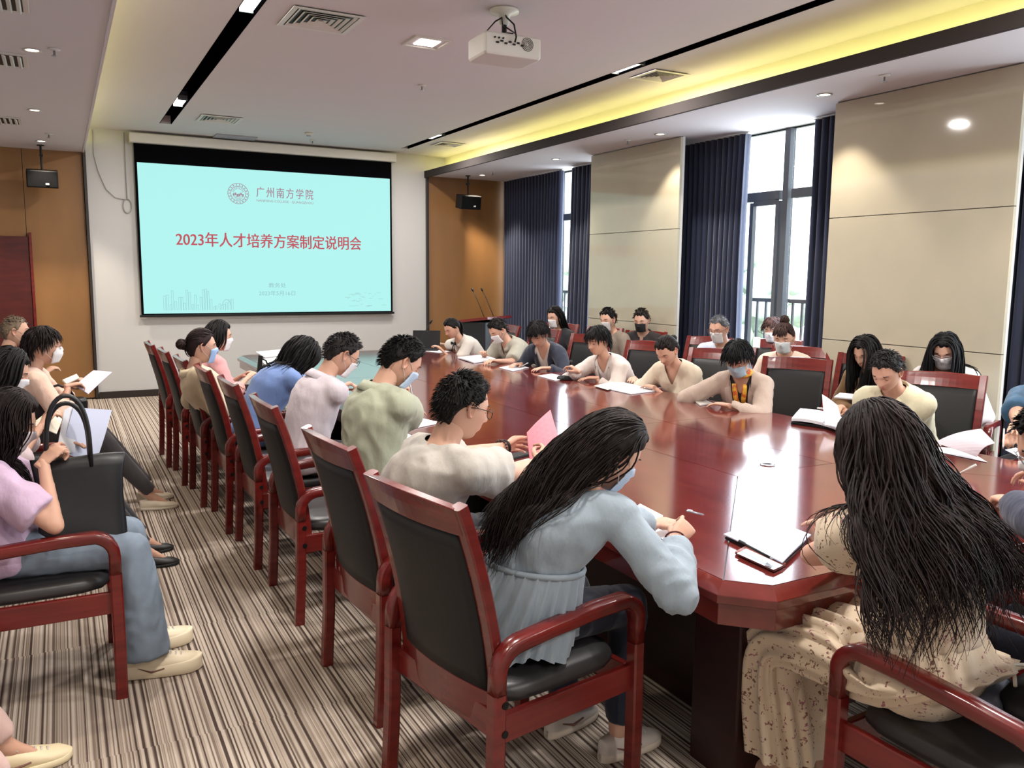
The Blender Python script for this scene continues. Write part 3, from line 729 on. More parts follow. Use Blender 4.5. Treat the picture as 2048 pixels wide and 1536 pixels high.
# ---- hands: wrist at the origin, fingers towards +X, palm towards -Z, thumb on +Y (a right hand, palm down)
HANDS = {}
def hand_data(pose, hi):
    k = (pose, hi)
    if k in HANDS: return HANDS[k]
    mb = MB()
    mb.loft([[V((x, y0+w_*math.cos(q), z+h*math.sin(q))) for q in (2*PI*i/14 for i in range(14))] for x, y0, w_, h, z in
             ((-.03, 0, .023, .018, 0), (0, 0, .026, .017, 0), (.025, .002, .033, .016, .002), (.055, .001, .039, .0145, .004), (.082, -.001, .039, .0125, .004), (.092, -.001, .036, .009, .002))])
    curls = dict(flat=((8, 14, 10), .06), relax=((22, 26, 20), .05), grip=((48, 62, 40), .03), pen=((52, 62, 40), .03), hold=((40, 30, 18), .03))[pose]
    bend, spread = curls
    for i, (y, L) in enumerate(((.029, (.042, .024, .019)), (.009, (.046, .028, .020)), (-.011, (.042, .026, .019)), (-.030, (.033, .019, .017)))):
        r = (.0088, .0088, .0083, .0074)[i]; p = V((.084-(.004*abs(i-1)), y, .003)); a = 0; sd = (1.5-i)*spread
        extra = (0, 4, 8, 12)[i] if pose != 'flat' else i*2
        if pose == 'pen' and i == 0: bd = (34, 40, 22)
        else: bd = tuple(b+extra*.5 for b in bend)
        q0 = p-V((.03, 0, 0)); cap(mb, q0, p, r*1.05, r, 10)
        for j in range(3):
            a += R(bd[j]); d = V((math.cos(a)*math.cos(sd), math.sin(sd), -math.sin(a))).normalized()
            q = p+d*L[j]; cap(mb, p, q, r*(1-.07*j), r*(.93-.08*j), 10); p = q
    # thumb leaves the side of the palm near its base
    th = dict(flat=((.012, .020, -.004), (.040, .046, -.010), (.066, .060, -.012), (.086, .064, -.012)), relax=((.012, .020, -.006), (.040, .042, -.018), (.066, .052, -.026), (.086, .052, -.032)),
              grip=((.012, .020, -.008), (.040, .036, -.026), (.066, .030, -.040), (.084, .016, -.046)), pen=((.012, .020, -.008), (.042, .038, -.024), (.070, .036, -.038), (.092, .026, -.046)),
              hold=((.012, .020, -.008), (.040, .038, -.024), (.068, .040, -.036), (.090, .034, -.040)))[pose]
    for j in range(3): cap(mb, th[j], th[j+1], (.0145, .0115, .0098)[j], (.0118, .0100, .0084)[j], 10)
    vs, n, fs = remesh(mb, .0036 if hi else .0066, 3 if hi else 2, .5)
    HANDS[k] = (vs, fs); return HANDS[k]

def frame(x, z):                        # rotation whose X axis is x and Z axis is close to z
    x = V(x).normalized(); z = V(z); y = z.cross(x)
    y = y.normalized() if y.length > 1e-4 else x.orthogonal().normalized(); z = x.cross(y)
    return Matrix(((x.x, y.x, z.x), (x.y, y.y, z.y), (x.z, y.z, z.z)))
def ik(s, t, a, b, pole):
    s, t = V(s), V(t); d = t-s; L = min(d.length, (a+b)*.995); d = d.normalized(); t = s+d*L
    c = (a*a+L*L-b*b)/(2*L); h = math.sqrt(max(a*a-c*c, 0)); p = V(pole); p = (p-d*p.dot(d)).normalized()
    return s+d*c+p*h, t
def hairmat(c): return mat('hair_%d_%d_%d' % tuple(c), c, .6, spec=.22, noise_col=(tuple(int(v*.5) for v in c), (30, 30, 4), .3, .7))
def cloth(c, sc=1.0, rough=.85): return mat('cloth_%d_%d_%d' % tuple(c), c, rough, sheen=.15, bump=((26*sc, 26*sc, 13*sc), .55, .009))
def skinmat(c):
    nm = 'skin_%d_%d_%d' % tuple(c)
    if nm in MATS: return MATS[nm]
    m = mat(nm, c, .48, spec=.35, sss=.12); nt = m.node_tree; b = nt.nodes['Principled BSDF']
    a = nt.nodes.new('ShaderNodeVertexColor'); a.layer_name = 'tint'
    mx = nt.nodes.new('ShaderNodeMix'); mx.data_type = 'RGBA'; mx.blend_type = 'MULTIPLY'; mx.inputs[0].default_value = 1
    mx.inputs[6].default_value = (*lin(c), 1); nt.links.new(a.outputs[0], mx.inputs[7]); nt.links.new(mx.outputs[2], b.inputs['Base Color'])
    return m
eye_white = mat('eye_white', (205, 200, 195), .3); iris = mat('iris', (24, 16, 12), .2)

def mk(name, vs, fs, mats, parent, mi=None, smooth=True):
    me = bpy.data.meshes.new(name); me.from_pydata([tuple(v) for v in vs], [], fs); 
    for m in (mats if isinstance(mats, list) else [mats]): me.materials.append(m)
    if mi is not None: me.polygons.foreach_set('material_index', mi)
    if smooth: me.polygons.foreach_set('use_smooth', [True]*len(me.polygons))
    me.update(); o = bpy.data.objects.new(name, me); COL.objects.link(o)
    if parent: o.parent = parent
    return o
def wrinkle(vs, ns, amp, seed, scale=9.0, st=(1, 1, .55)):
    if amp <= 0: return vs
    out = vs.copy(); off = V((seed*3.1, seed*1.7, seed*5.3))
    for i in range(len(vs)):
        p = V((vs[i, 0]*st[0], vs[i, 1]*st[1], vs[i, 2]*st[2]))*scale+off
        w1 = noise.noise(p*1.0+V((0, 0, noise.noise(p*.6)*1.8))); w2 = noise.noise(p*2.6)
        d = amp*(.9-2.2*abs(w1))+amp*.35*w2
        out[i] += ns[i]*d
    return out

def smooth_rim(vs, fs, it=10):
    cnt = {}
    for f in fs:
        for i in range(len(f)):
            e = (f[i], f[(i+1) % len(f)]); k = (min(e), max(e)); cnt[k] = cnt.get(k, 0)+1
    nb = {}
    for (a, b), c in cnt.items():
        if c == 1: nb.setdefault(a, []).append(b); nb.setdefault(b, []).append(a)
    vs = vs.copy(); ks = [k for k in nb if len(nb[k]) == 2]
    if not ks: return vs
    ka = np.array(ks); n1 = np.array([nb[k][0] for k in ks]); n2 = np.array([nb[k][1] for k in ks])
    for _ in range(it): vs[ka] = vs[ka]*.4+(vs[n1]+vs[n2])*.3
    return vs
def shoe(kind, M_, parent, c, sole, hi, right=True):
    """foot frame: ankle at origin, toes +X, sole at z=-.085"""
    mb = MB(); s = dict(sneaker=1.06, chunky=1.18, flat=.94, leather=.98)[kind]; th = dict(sneaker=.026, chunky=.058, flat=.010, leather=.018)[kind]
    L0, L1 = -.075*s, .185*s
    def half(u):                        # outline half-width along the length
        return s*(.030*math.sqrt(max(0, 1-((u-.14)/.14)**2)) if u < .14 else (.030+.016*math.sin((u-.14)/.56*PI/2) if u < .70 else .046*math.sqrt(max(0, 1-((u-.70)/.30)**2.4))))
    us = [.004, .03, .08, .16, .28, .40, .52, .64, .76, .86, .93, .975, .997]
    def ringat(u, zb, zt, wk, n=16, pw=.8):
        x = L0+(L1-L0)*u; w_ = max(.004, half(u)*wk); out = []
        for k in range(n):
            a = 2*PI*k/n; c_, s_ = math.cos(a), math.sin(a)
            out.append(V((x, w_*math.copysign(abs(c_)**pw, c_), (zb+zt)/2+(zt-zb)/2*math.copysign(abs(s_)**pw, s_))))
        return out
    so = MB(); so.loft([ringat(u, -.088+(.010 if u > .9 else 0)*(u-.9)*8, -.088+th+(.006 if kind != 'flat' else .002)*abs(u-.5)*2, 1.07, pw=.35) for u in us])
    top = {'sneaker': (-.004, .000), 'chunky': (.012, .012), 'flat': (-.050, -.046), 'leather': (-.018, -.006)}[kind]
    def tz(u): return (top[0] if u < .36 else top[0]+({'sneaker': -.040, 'chunky': -.016, 'flat': -.04, 'leather': -.048}[kind]-top[0])*min(1, (u-.36)/.44)) - (.016*max(0, (u-.86)/.14))
    up = MB()
    if kind == 'flat':
        up.loft([ringat(u, -.086, -.062-(.010 if u > .9 else 0), 1.0) for u in us if u > .66])
        up.loft([ringat(u, -.086, -.045, 1.0) for u in us if u < .3])
        for u in (.62,): up.tube([V((L0+(L1-L0)*u, math.cos(a)*half(u)*1.04, -.078+.045*math.sin(a))) for a in [PI*k/10 for k in range(11)]], .004, 6)
        up.tube([V((-.02+.03*math.cos(a), .036*math.sin(a), -.02)) for a in [2*PI*k/16 for k in range(17)]], .0035, 6)
    else:
        up.loft([ringat(u, -.080, tz(u), 1.0) for u in us])
    a = up.build('shoe', c, parent, smooth=True); b = so.build('sole', sole, a, smooth=True)
    if kind in ('sneaker', 'chunky'):
        lc = MB()
        for i in range(5):
            u = .46+.065*i; x = L0+(L1-L0)*u; z = tz(u)
            lc.tube([V((x, -.022*s, z-.008)), V((x+.004, 0, z+.004)), V((x, .022*s, z-.008))], .003, 6)
        lc.tube([V((.03, 0, tz(.42)+.002)), V((.015, .018, tz(.42)+.02)), V((.035, .03, tz(.42)+.004)), V((.03, 0, tz(.42)+.004)), V((.012, -.018, tz(.42)+.02)), V((.035, -.028, tz(.42)+.002))], .0024, 6)
        q = lc.build('laces', white_plastic, a, smooth=True)
        for sy in (-1, 1): MB().tube([V((.07, sy*half(.55)*1.02, -.045)), V((.02, sy*half(.36)*1.03, -.056)), V((-.03, sy*half(.18)*1.02, -.036))], [.003, .005, .002], 6).build('stripe', mat('shoe_stripe', (120, 80, 70), .6), a, smooth=True)
    for o in (a,): o.matrix_parent_inverse = Matrix(); o.matrix_local = M_
    return a

NP = 0
def person(label, H, face, sex='m', pitch=25, yaw=0, roll=0, s=1.0, top=(), legs=None, hair=(), mask=None, glasses=None, hands=None,
           P=None, group=None, lod=1, skin=(204, 160, 138), look=.6, side=0, tuck=0, shoes=('leather', (30, 28, 28), (20, 20, 20)), bulk=1.0, legdir=0, extra=None):
    """H: head centre in the room; face: facing direction of the body in degrees; pitch/yaw/roll of the head relative to the body"""
    global NP; NP += 1; rnd = random.Random(NP*13+5); hi = lod >= 2
    H = V(H); Rz = Matrix.Rotation(R(face), 3, 'Z'); fr = Rz @ V((1, 0, 0)); lf = Rz @ V((0, 1, 0))
    MH = Matrix.Rotation(R(face+yaw), 3, 'Z') @ Matrix.Rotation(R(pitch), 3, 'Y') @ Matrix.Rotation(R(roll), 3, 'X')
    hs = s*(.97 if sex == 'f' else 1.0)
    NB = H + MH @ V((-.030, 0, -.105))*hs - fr*.030*s + V((0, 0, -.062))*s
    z0 = .585
    if P is None:
        L = .475*s; dz = NB.z-z0; dx = math.sqrt(max(L*L-dz*dz, .02**2)); P = NB - fr*dx - lf*side
    P = V((P[0], P[1], z0))
    root = empty('person', (P.x, P.y, 0), R(face), label, 'person', group)
    inv = Rz.inverted()
    def loc(p): return inv @ (V(p)-V((P.x, P.y, 0)))
    h, nb, mh = loc(H), loc(NB), inv @ MH; p0 = V((0, 0, z0))
    ax = nb-p0
    backd = V((-1, 0, 0))
    bz = [p0, p0+ax*.33+backd*.035+V((0, 0, .015)), p0+ax*.70+backd*.018+V((0, 0, .002)), nb]
    def sp(t):
        u = min(max(t, -.2), 1.1); q = 1-u
        return bz[0]*q**3+bz[1]*3*q*q*u+bz[2]*3*q*u*u+bz[3]*u**3
    def spd(t): return (sp(t+.02)-sp(t-.02)).normalized()
    fem = sex == 'f'; k_ = s*bulk
    prof = [(-.16, .155, .095), (-.08, .172, .115), (0, .175, .122), (.2, .150, .112), (.45, .158, .118), (.68, .176, .122), (.84, .168, .104), (.93, .118, .080), (1.0, .062, .060)] if not fem else \
           [(-.16, .155, .095), (-.08, .170, .115), (0, .172, .118), (.22, .132, .098), (.45, .138, .104), (.66, .152, .118), (.82, .146, .096), (.92, .098, .070), (1.0, .052, .050)]
    def torso_rings(off, t0=-.2, t1=1.01, mul=lambda t: 1.0, n=20):
        out = []
        for t, a, b in prof:
            if t < t0 or t > t1: continue
            c = sp(t); d = spd(t); y = V((0, 1, 0)); xx = y.cross(d).normalized()
            m_ = mul(t)
            out.append([c + y*((a*k_+off)*m_*math.cos(q)) + xx*((b*k_+off)*m_*math.sin(q)) for q in (2*PI*i/n for i in range(n))])
        return out
    # joints
    shw = (.172 if not fem else .150)*s; c = sp(.86); dd = spd(.86); fx = V((0, 1, 0)).cross(dd).normalized()
    HT = []
    if hands is None: hands = [None, None]
    up_l, fo_l = .285*s, .250*s
    arms = []
    for i, sy in enumerate((1, -1)):    # left hand first, then right
        S = c+V((0, sy*shw, 0))+fx*.02-dd*.004
        hd = hands[i] or {}
        if 'at' in hd: T = loc(hd['at'])
        else: T = V((nb.x+.26, sy*.10, .795)); 
        S = S + V((T.x-S.x, 0, 0)).normalized()*.02
        E, T = ik(S, T, up_l, fo_l, hd.get('pole', (-.25, sy*.75, -1)))
        arms.append((S, E, T, hd, sy))
    legsj = []
    ld = Matrix.Rotation(R(legdir), 3, 'Z')
    for sy in (1, -1):
        Hj = V((.02, sy*.090*s, z0-.01)); Kn = Hj + ld @ V((.42*s, sy*(.035 if not dict(top).get('skirt') else -.015), -.035)); An = V((Kn.x, Kn.y, .095)) + ld @ V((tuck, sy*.0, 0))
        legsj.append((Hj, Kn, An, sy))
    # ---------------- body surface
    b = MB(); b.loft(torso_rings(0))
    cap(b, nb-spd(1)*.02, h+mh @ V((-.018, 0, -.06))*hs, (.058 if not fem else .047)*s, (.056 if not fem else .046)*s)
    for S, E, T, hd, sy in arms:
        cap(b, sp(.93)+V((0, sy*.05, 0)), S, .050*k_, .052*k_)
        cap(b, S, E, .053*k_ if not fem else .044*k_, .040*k_ if not fem else .034*k_); cap(b, E, T, .040*k_ if not fem else .034*k_, (.027 if not fem else .0225)*s)
    for Hj, Kn, An, sy in legsj:
        cap(b, Hj, Kn, .085*k_, .058*k_); m_ = Kn.lerp(An, .3); cap(b, Kn, m_, .058*k_, .056*k_); cap(b, m_, An, .056*k_, .036*s)
        cap(b, An, An+ld @ V((.10, 0, -.062)), .034, .022)
        if shoes[0] == 'flat': cap(b, An+V((-.03, 0, -.03)), An+ld @ V((.15, 0, -.055)), .035, .026)
    vox = (.020, .016, .0115)[lod]
    vs, ns, fs = remesh(b, vox, 5)
    VS = [vs]; FS = list(fs); MI = [0]*len(fs); COLS = [np.ones((len(vs), 3))]; n0 = len(vs)
    def addpart(v2, f2, M3, t, mi=0, mir=1, cols=None, sc=1.0):
        nonlocal n0
        A = np.array(v2, dtype=float)*np.array([1, mir, 1])*sc; A = A @ np.array(M3).T + np.array(t)
        VS.append(A); o = n0
        if mir < 0: FS.extend([tuple(i+o for i in f)[::-1] for f in f2])
        else: FS.extend([tuple(i+o for i in f) for f in f2])
        MI.extend(mi if isinstance(mi, list) else [mi]*len(f2)); COLS.append(cols if cols is not None else np.ones((len(A), 3))); n0 += len(A)
    hb, hc = get_head(sex, lod >= 1)
    addpart(hb.v, hb.f, mh, h, 0, cols=hc, sc=hs)
    ey = MB(); eyes(ey, look); addpart(ey.v, ey.f, mh, h, ey.m, sc=hs)
    wrists = []
    for S, E, T, hd, sy in arms:
        d = (T-E).normalized()
        dirn = inv @ V(hd['dir']) if 'dir' in hd else (d+V((.15, 0, .0))).normalized()
        palm = inv @ V(hd['palm']) if 'palm' in hd else V((0, 0, -1))
        M3 = frame(dirn, -palm); v2, f2 = hand_data(hd.get('pose', 'relax'), hi)
        hsz = .97*s if not fem else .90*s
        addpart(v2, f2, M3, T+dirn*.008, 0, mir=(1 if sy < 0 else -1), sc=hsz)
        wrists.append((T, M3, d, sy, hsz))
    allv = np.vstack(VS)
    bo = mk('body', allv, FS, [skinmat(skin), eye_white, iris, hairmat(tuple(hair[1]) if hair else (20, 16, 14))], root, MI)
    at_ = bo.data.color_attributes.new('tint', 'FLOAT_COLOR', 'POINT')
    cc = np.ones((len(allv), 4)); cc[:, :3] = np.vstack(COLS); at_.data.foreach_set('color', cc.ravel())
    # ---------------- legs clothing
    legs = legs or dict(c=(38, 38, 44)); lm = legs.get('mat') or cloth(legs['c'])
    if legs.get('kind', 'trousers') == 'trousers':
        q = MB(); fl = legs.get('flare', 0)
        q.loft(torso_rings(.010, -.2, .21))
        for Hj, Kn, An, sy in legsj:
            cap(q, Hj, Kn, .092*k_, .068*k_); e = An+V((0, 0, .03 if not legs.get('long') else .0))
            m_ = Kn.lerp(An, .35); cap(q, Kn, m_, .068*k_, .064*k_+fl*.4); cap(q, m_, e, .064*k_+fl*.4, .048*s+fl, ends=False)
            cap(q, Kn, Kn+V((0, 0, -.01)), .068*k_, .06*k_)
        v, n, f = remesh(q, vox, 3); v = wrinkle(v, n, (0, .003, .005)[lod], NP+40, 13)
        mk('trousers', v, f, lm, root)
    if dict(top).get('skirt'):
        q = MB(); q.loft(torso_rings(.012, -.2, .21))
        for Hj, Kn, An, sy in legsj: cap(q, Hj+V((-.03, 0, 0)), Kn, .093*k_, .066*k_); cap(q, Kn, Kn.lerp(An, .5), .066*k_, .06*k_)
        v, n, f = remesh(q, vox, 3); mk('underskirt', v, f, dict(top)['mat'], root)
    # ---------------- top
    T_ = dict(sleeve=.55, off=.016, c=(200, 200, 205), hem=-.16, flare=.012, neck='round'); T_.update(top); tm = T_.get('mat') or cloth(T_['c'])
    def sleeve_into(q, off, length, flare, puff=0):
        for S, E, T, hd, sy in arms:
            ra, re, rw = ((.053, .040, .027) if not fem else (.044, .034, .0225)); ra, re, rw = ra*k_+off, re*k_+off, rw*s+off
            cap(q, sp(.93)+V((0, sy*.05, 0)), S, .050*k_+off*.6, .054*k_+off*.8)
            if length <= 1:
                e = S.lerp(E, length); cap(q, S, S.lerp(E, .12), ra, ra+puff, ends=True); m_ = S.lerp(E, length*.6)
                cap(q, S.lerp(E, .12), m_, ra+puff, ra+(re-ra)*length*.6+flare*.6+puff, ends=False)
                cap(q, m_, e, ra+(re-ra)*length*.6+flare*.6+puff, ra+(re-ra)*length+flare, ends=False)
            else:
                cap(q, S, E, ra, re+flare*.5+puff*.6)
                e = E.lerp(T, min(1, length-1)); m_ = E.lerp(e, .6); rm = re+(rw-re)*(length-1)
                cap(q, E, m_, re+flare*.5+puff*.6, rm+flare+puff, ends=True); cap(q, m_, e, rm+flare+puff, rm+flare*.6, ends=False)
    def opening(v, f, width, tb, tt=1.2, back=False):
        """drop the faces of the front wedge |y| < width(t) between spine stations tb and tt"""
        cen = np.array([v[list(q)].mean(0) for q in f]); keep = []
        ts = np.linspace(-.2, 1.12, 60); pts = np.array([list(sp(t)) for t in ts]); dirs = np.array([list(spd(t)) for t in ts])
        nbn = np.array(nb); nax = np.array(h+mh @ V((-.018, 0, -.06))*hs)-nbn; nax = nax/np.linalg.norm(nax); nrad = (.078 if not fem else .068)*s
        for i, c_ in enumerate(cen):
            j = int(np.argmin(((pts-c_)**2).sum(1))); t = ts[j]; r_ = c_-pts[j]
            xx = np.cross([0, 1, 0], dirs[j]); xf = r_ @ xx
            q_ = c_-nbn; pj = q_ @ nax; neck = pj > .004 and np.linalg.norm(q_-nax*pj) < nrad
            if neck: continue
            if tb < t < tt and xf > 0.02 and abs(c_[1]) < width(t): continue
            keep.append(i)
        return [f[i] for i in keep]
    garments = []
    def garment(name, off, length, flare, m, hem=-.2, neck='round', puff=0, amp=None, openw=None, mul=lambda t: 1.0, collar=False):
        q = MB(); q.loft(torso_rings(off, hem, 1.01, mul)); sleeve_into(q, off, length, flare, puff)
        v, n, f = remesh(q, vox, 3 if lod > 0 else 2); 
        v = wrinkle(v, n, ((.002, .0055, .0085)[lod] if amp is None else amp), NP, 10.5, (1, 1, .5))
        wv = dict(round=lambda t: .05*max(0, (t-.90)/.1), v=lambda t: .055*max(0, (t-.78)/.22), high=lambda t: 0, v2=lambda t: .055*max(0, (t-.80)/.20), polo=lambda t: .030*max(0, (t-.80)/.2))[neck]
        if openw: f = opening(v, f, openw, -.3)
        else: f = opening(v, f, wv, .5)
        v = smooth_rim(v, f); o = mk(name, v, f, m, root); garments.append((v, f)); 
        return o
    nm = T_.get('name', 'shirt')
    if T_.get('open'):
        inner = cloth(T_.get('inner', (225, 222, 220)))
        garment(T_.get('inner_name', 'inner_top'), T_['off']*.45, .3, 0, inner, -.1, T_.get('inner_neck', 'v2'), amp=.001)
        wd = T_['open']
        gm = garment(nm, T_['off'], T_['sleeve'], T_['flare'], tm, -.2, 'v', openw=lambda t: wd*(.55+.75*max(0, t)) if t < .9 else .08)
        lp = MB()                        # lapels
        for sy in (-1, 1):
            rows = []
            for k in range(9):
                t = .05+.93*k/8; c_ = sp(t); d_ = spd(t); xx = V((0, 1, 0)).cross(d_).normalized()
                a_, b_ = np.interp(t, [p[0] for p in prof], [p[1] for p in prof])*k_+T_['off'], np.interp(t, [p[0] for p in prof], [p[2] for p in prof])*k_+T_['off']
                y0 = wd*(.55+.75*t)*.93 if t < .9 else .07; wl_ = .012+.042*math.sin(min(1, t*1.05)*PI*.62)
                row = []
                for yy in (y0, y0+wl_*.5, y0+wl_):
                    yy = min(yy, a_*.93); row.append(c_+V((0, sy*yy, 0))+xx*(b_*math.sqrt(max(.02, 1-(yy/a_)**2))+.010))
                rows.append(row+[p-xx*.006 for p in row[::-1]])
            lp.loft(rows)
        lp.build('lapel', tm, gm, smooth=True)
    else:
        pl = T_.get('peplum')
        gm = garment(nm, T_['off'], T_['sleeve'], T_['flare'], tm, T_['hem'], T_['neck'], T_.get('puff', 0), mul=T_.get('mul', lambda t: 1.0))
    if T_['neck'] == 'polo' or T_.get('collar'):
        cl = MB(); d1 = (spd(1)*.75+(h-nb).normalized()*.25).normalized(); yy = V((0, 1, 0)); xx = yy.cross(d1).normalized(); rn = (.080 if not fem else .068)*s+T_['off']*.25
        rows = []
        for (rr, hh) in ((1.02, -.012), (1.0, .026), (1.04, .033), (1.20, .010), (1.34, -.016), (1.30, -.018), (1.16, .0)):
            rows.append([nb+xx*(rn*rr*math.cos(a)+.004)+yy*(rn*rr*math.sin(a))+d1*(hh*(1.0 if math.cos(a) < .2 else 1-.2*math.cos(a))-.012-.020*max(0, math.cos(a))) for a in (R(14+332*k/26) for k in range(27))])
        cl.loft(rows, closed=False)
        cl = cl.build('collar', tm, gm, smooth=True); so_ = cl.modifiers.new('thick', 'SOLIDIFY'); so_.thickness = .0025
    if T_.get('peplum'):                 # gathered skirt of a smock falling from the waist over seat and hips
        sk = MB(); rows = []; nseg = 132; wt_ = .42
        for k in range(12):
            u = k/11; cz = sp(wt_).lerp(V((-.02, 0, z0-.075)), u); 
            a_ = .148*k_+.016+(.064*u**.8); b_ = .112*k_+.018+(.040*u**.8); row = []
            for j in range(nseg):
                a = 2*PI*j/nseg; g = (.0025+.010*u)*math.sin(26*a+.6*math.sin(3*a)+u*.7)+.010*u*math.sin(7*a+1.3*u)+.003*math.sin(53*a)*(1-u)
                dd_ = spd(wt_).lerp(V((0, 0, 1)), u).normalized(); x_ = V((0, 1, 0)).cross(dd_).normalized()
                bb_ = b_+g+(.07*u*max(0, math.cos(a)))
                zz = .012*math.sin(5*a)*u
                row.append(cz+V((0, 1, 0))*((a_+g)*math.sin(a))+x_*(bb_*math.cos(a))+V((0, 0, zz)))
            rows.append(row)
        sk.loft(rows, (False, False)); o = sk.build('gathered_skirt', tm, gm, smooth=True)
        wb_ = MB(); c_ = sp(wt_); d_ = spd(wt_); x_ = V((0, 1, 0)).cross(d_).normalized()
        wb_.tube([c_+V((0, 1, 0))*((.148*k_+.020)*math.sin(a))+x_*((.112*k_+.018)*math.cos(a)) for a in [2*PI*j/40 for j in range(41)]], .006, 6, flat=1.6); wb_.build('waist_seam', tm, gm, smooth=True)
    if T_.get('skirt'):                  # long dress skirt over the lap and down the shins
        rows = []; nseg = 96
        kx = legsj[0][1].x; path = [(sp(.26), .135, .105, spd(.26)), (sp(.12), .175, .142, spd(.12)), (V((-.02, 0, .59)), .222, .168, V((.25, 0, 1)).normalized()),
            (V((.10, 0, .575)), .205, .120, V((-.75, 0, .75)).normalized()), (V((.25, 0, .57)), .190, .10, V((-1, 0, .05)).normalized()), (V((kx-.03, 0, .54)), .180, .095, V((-1, 0, .25)).normalized()),
            (V((kx+.03, 0, .46)), .175, .10, V((-.6, 0, .8)).normalized()), (V((kx+.03, 0, .32)), .175, .11, V((0, 0, 1))), (V((kx+.01+tuck*.5, 0, .145)), .175, .125, V((0, 0, 1)))]
        for i, (c_, a_, b_, d_) in enumerate(path):
            x_ = V((0, 1, 0)).cross(d_).normalized(); row = []
            for j in range(nseg):
                a = 2*PI*j/nseg; g = (.004+.007*min(i, 4)/4)*math.sin(17*a+1.1*math.sin(2*a)+i*.35)+.004*math.sin(7*a+i)
                row.append(c_+V((0, 1, 0))*((a_+g)*math.copysign(abs(math.sin(a))**.72, math.sin(a)))+x_*((b_+g)*math.copysign(abs(math.cos(a))**.72, math.cos(a))))
            rows.append(row)
        sk = MB(); fine = []
        for i in range(len(rows)-1):
            for u in (0, .25, .5, .75):
                p_ = [rows[max(i-1, 0)], rows[i], rows[i+1], rows[min(i+2, len(rows)-1)]]
                fine.append([.5*((2*p_[1][j])+(p_[2][j]-p_[0][j])*u+(2*p_[0][j]-5*p_[1][j]+4*p_[2][j]-p_[3][j])*u*u+(3*p_[1][j]-p_[0][j]-3*p_[2][j]+p_[3][j])*u**3) for j in range(nseg)])
        fine.append(rows[-1]); fine = [[V((p.x, p.y, max(p.z, .475) if i_ < 20 and p.x < kx-.06 else p.z)) for p in r_] for i_, r_ in enumerate(fine)]
        sk.loft(fine, (False, False)); sk.build('skirt', tm, gm, smooth=True)
        wb_ = MB(); c_ = sp(.26); d_ = spd(.26); x_ = V((0, 1, 0)).cross(d_).normalized()
        wb_.tube([c_+V((0, 1, 0))*(.14*k_*1.06*math.sin(a))+x_*(.112*math.cos(a)) for a in [2*PI*j/40 for j in range(41)]], .007, 6, flat=1.8); wb_.build('waistband', tm, gm, smooth=True)
    # ---------------- hair
    def hp(v): return h + (mh @ V(v))*hs
    style, hcol = (hair[0], hair[1]) if hair else ('short', (22, 18, 16)); hm = hairmat(tuple(hcol))
    long_ = style in ('long', 'wavy', 'straight', 'bob', 'loose')
    def hairline(az):
        a = abs(math.degrees(az))
        fr_ = 35 if style in ('short', 'crop') else (28 if style in ('fringe', 'bowl') else 34)
        if style == 'bob' or long_: sd = -6; bk = -45
        elif style == 'bowl': sd = -2; bk = -38
        else: sd = -2; bk = -46
        if a < 45: return fr_
        if a < 80: return fr_+(sd-fr_)*(a-45)/35
        if a < 105: return sd if style in ('short', 'crop', 'updo', 'bun', 'ponytail', 'bowl') else sd
        return sd+(bk-sd)*min(1, (a-105)/35)
    th = dict(crop=.006, short=.010, fringe=.018, bowl=.020, updo=.010, bun=.011, ponytail=.011, bob=.018, long=.016, wavy=.019, straight=.014, loose=.016)[style]
    g = MB(); nr_, nc_ = (26, 44) if lod < 2 else (34, 60); rows = []
    for i in range(nr_):
        el = R(-62+150*i/(nr_-1)); row = []
        for j in range(nc_):
            az = 2*PI*j/nc_-PI; x, y, z = head_surface(np.array(az), np.array(el), sex); d = V((math.cos(el)*math.cos(az), math.cos(el)*math.sin(az), math.sin(el)))
            hl = hairline(az)+3*math.sin(az*9+NP); t_ = (math.degrees(el)-hl)/12; t_ = min(max(t_, 0), 1); t_ = t_*t_*(3-2*t_)
            tk = th*(1+.35*max(0, math.sin(el)))*(1+.10*math.sin(az*17+el*3)+.12*noise.noise(d*6+V((NP, 0, 0))))
            row.append(hp(V((float(x), float(y), float(z)))+d*(-.012+(tk+.012)*t_)))
        rows.append(row)
    g.loft(rows)
    n_shell = len(g.f)
    # locks
    cen = V((-.004, 0, .006)); rad = V((.100, .079, .116))
    bvh = None
    if garments:
        v_, f_ = garments[-1]; bvh = BVHTree.FromPolygons([V(p) for p in v_], f_)
    def collide(p, off):
        q = inv_h @ (p-h)/hs; e = V(((q.x-cen.x)/(rad.x+off), (q.y-cen.y)/(rad.y+off), (q.z-cen.z)/(rad.z+off)))
        if e.length < 1: e = e.normalized(); p = hp(V((e.x*(rad.x+off)+cen.x, e.y*(rad.y+off)+cen.y, e.z*(rad.z+off)+cen.z)))
        if bvh and long_:
            r_ = bvh.find_nearest(p, .12)
            if r_[0] is not None:
                sd_ = (p-r_[0]).dot(r_[1]); mn = .006+off*.6
                if sd_ < mn: p = r_[0]+r_[1]*mn
        return p
    inv_h = mh.inverted()
    def lock(root_d, d0, length, step, grav, r0, wave=0, wf=22, off=.012, comb=None, noise_a=.15, n=4, flat=.55, coh=False):
        e = root_d.normalized(); p = hp(V((e.x*(rad.x+off*.5)+cen.x, e.y*(rad.y+off*.5)+cen.y, e.z*(rad.z+off*.5)+cen.z))); d = V(d0).normalized()
        if coh: en = mh @ V((e.x/rad.x, e.y/rad.y, e.z/rad.z)).normalized(); d = (d-en*d.dot(en)).normalized(); ytar = (e.y*spread*1.0+rnd.uniform(-.03, .03))
        pts = [p]; k = int(length/step); ph = rnd.random()*6; sgn = rnd.uniform(-1, 1)
        g0 = V((0, 0, -1)); sd = rnd.random()*50
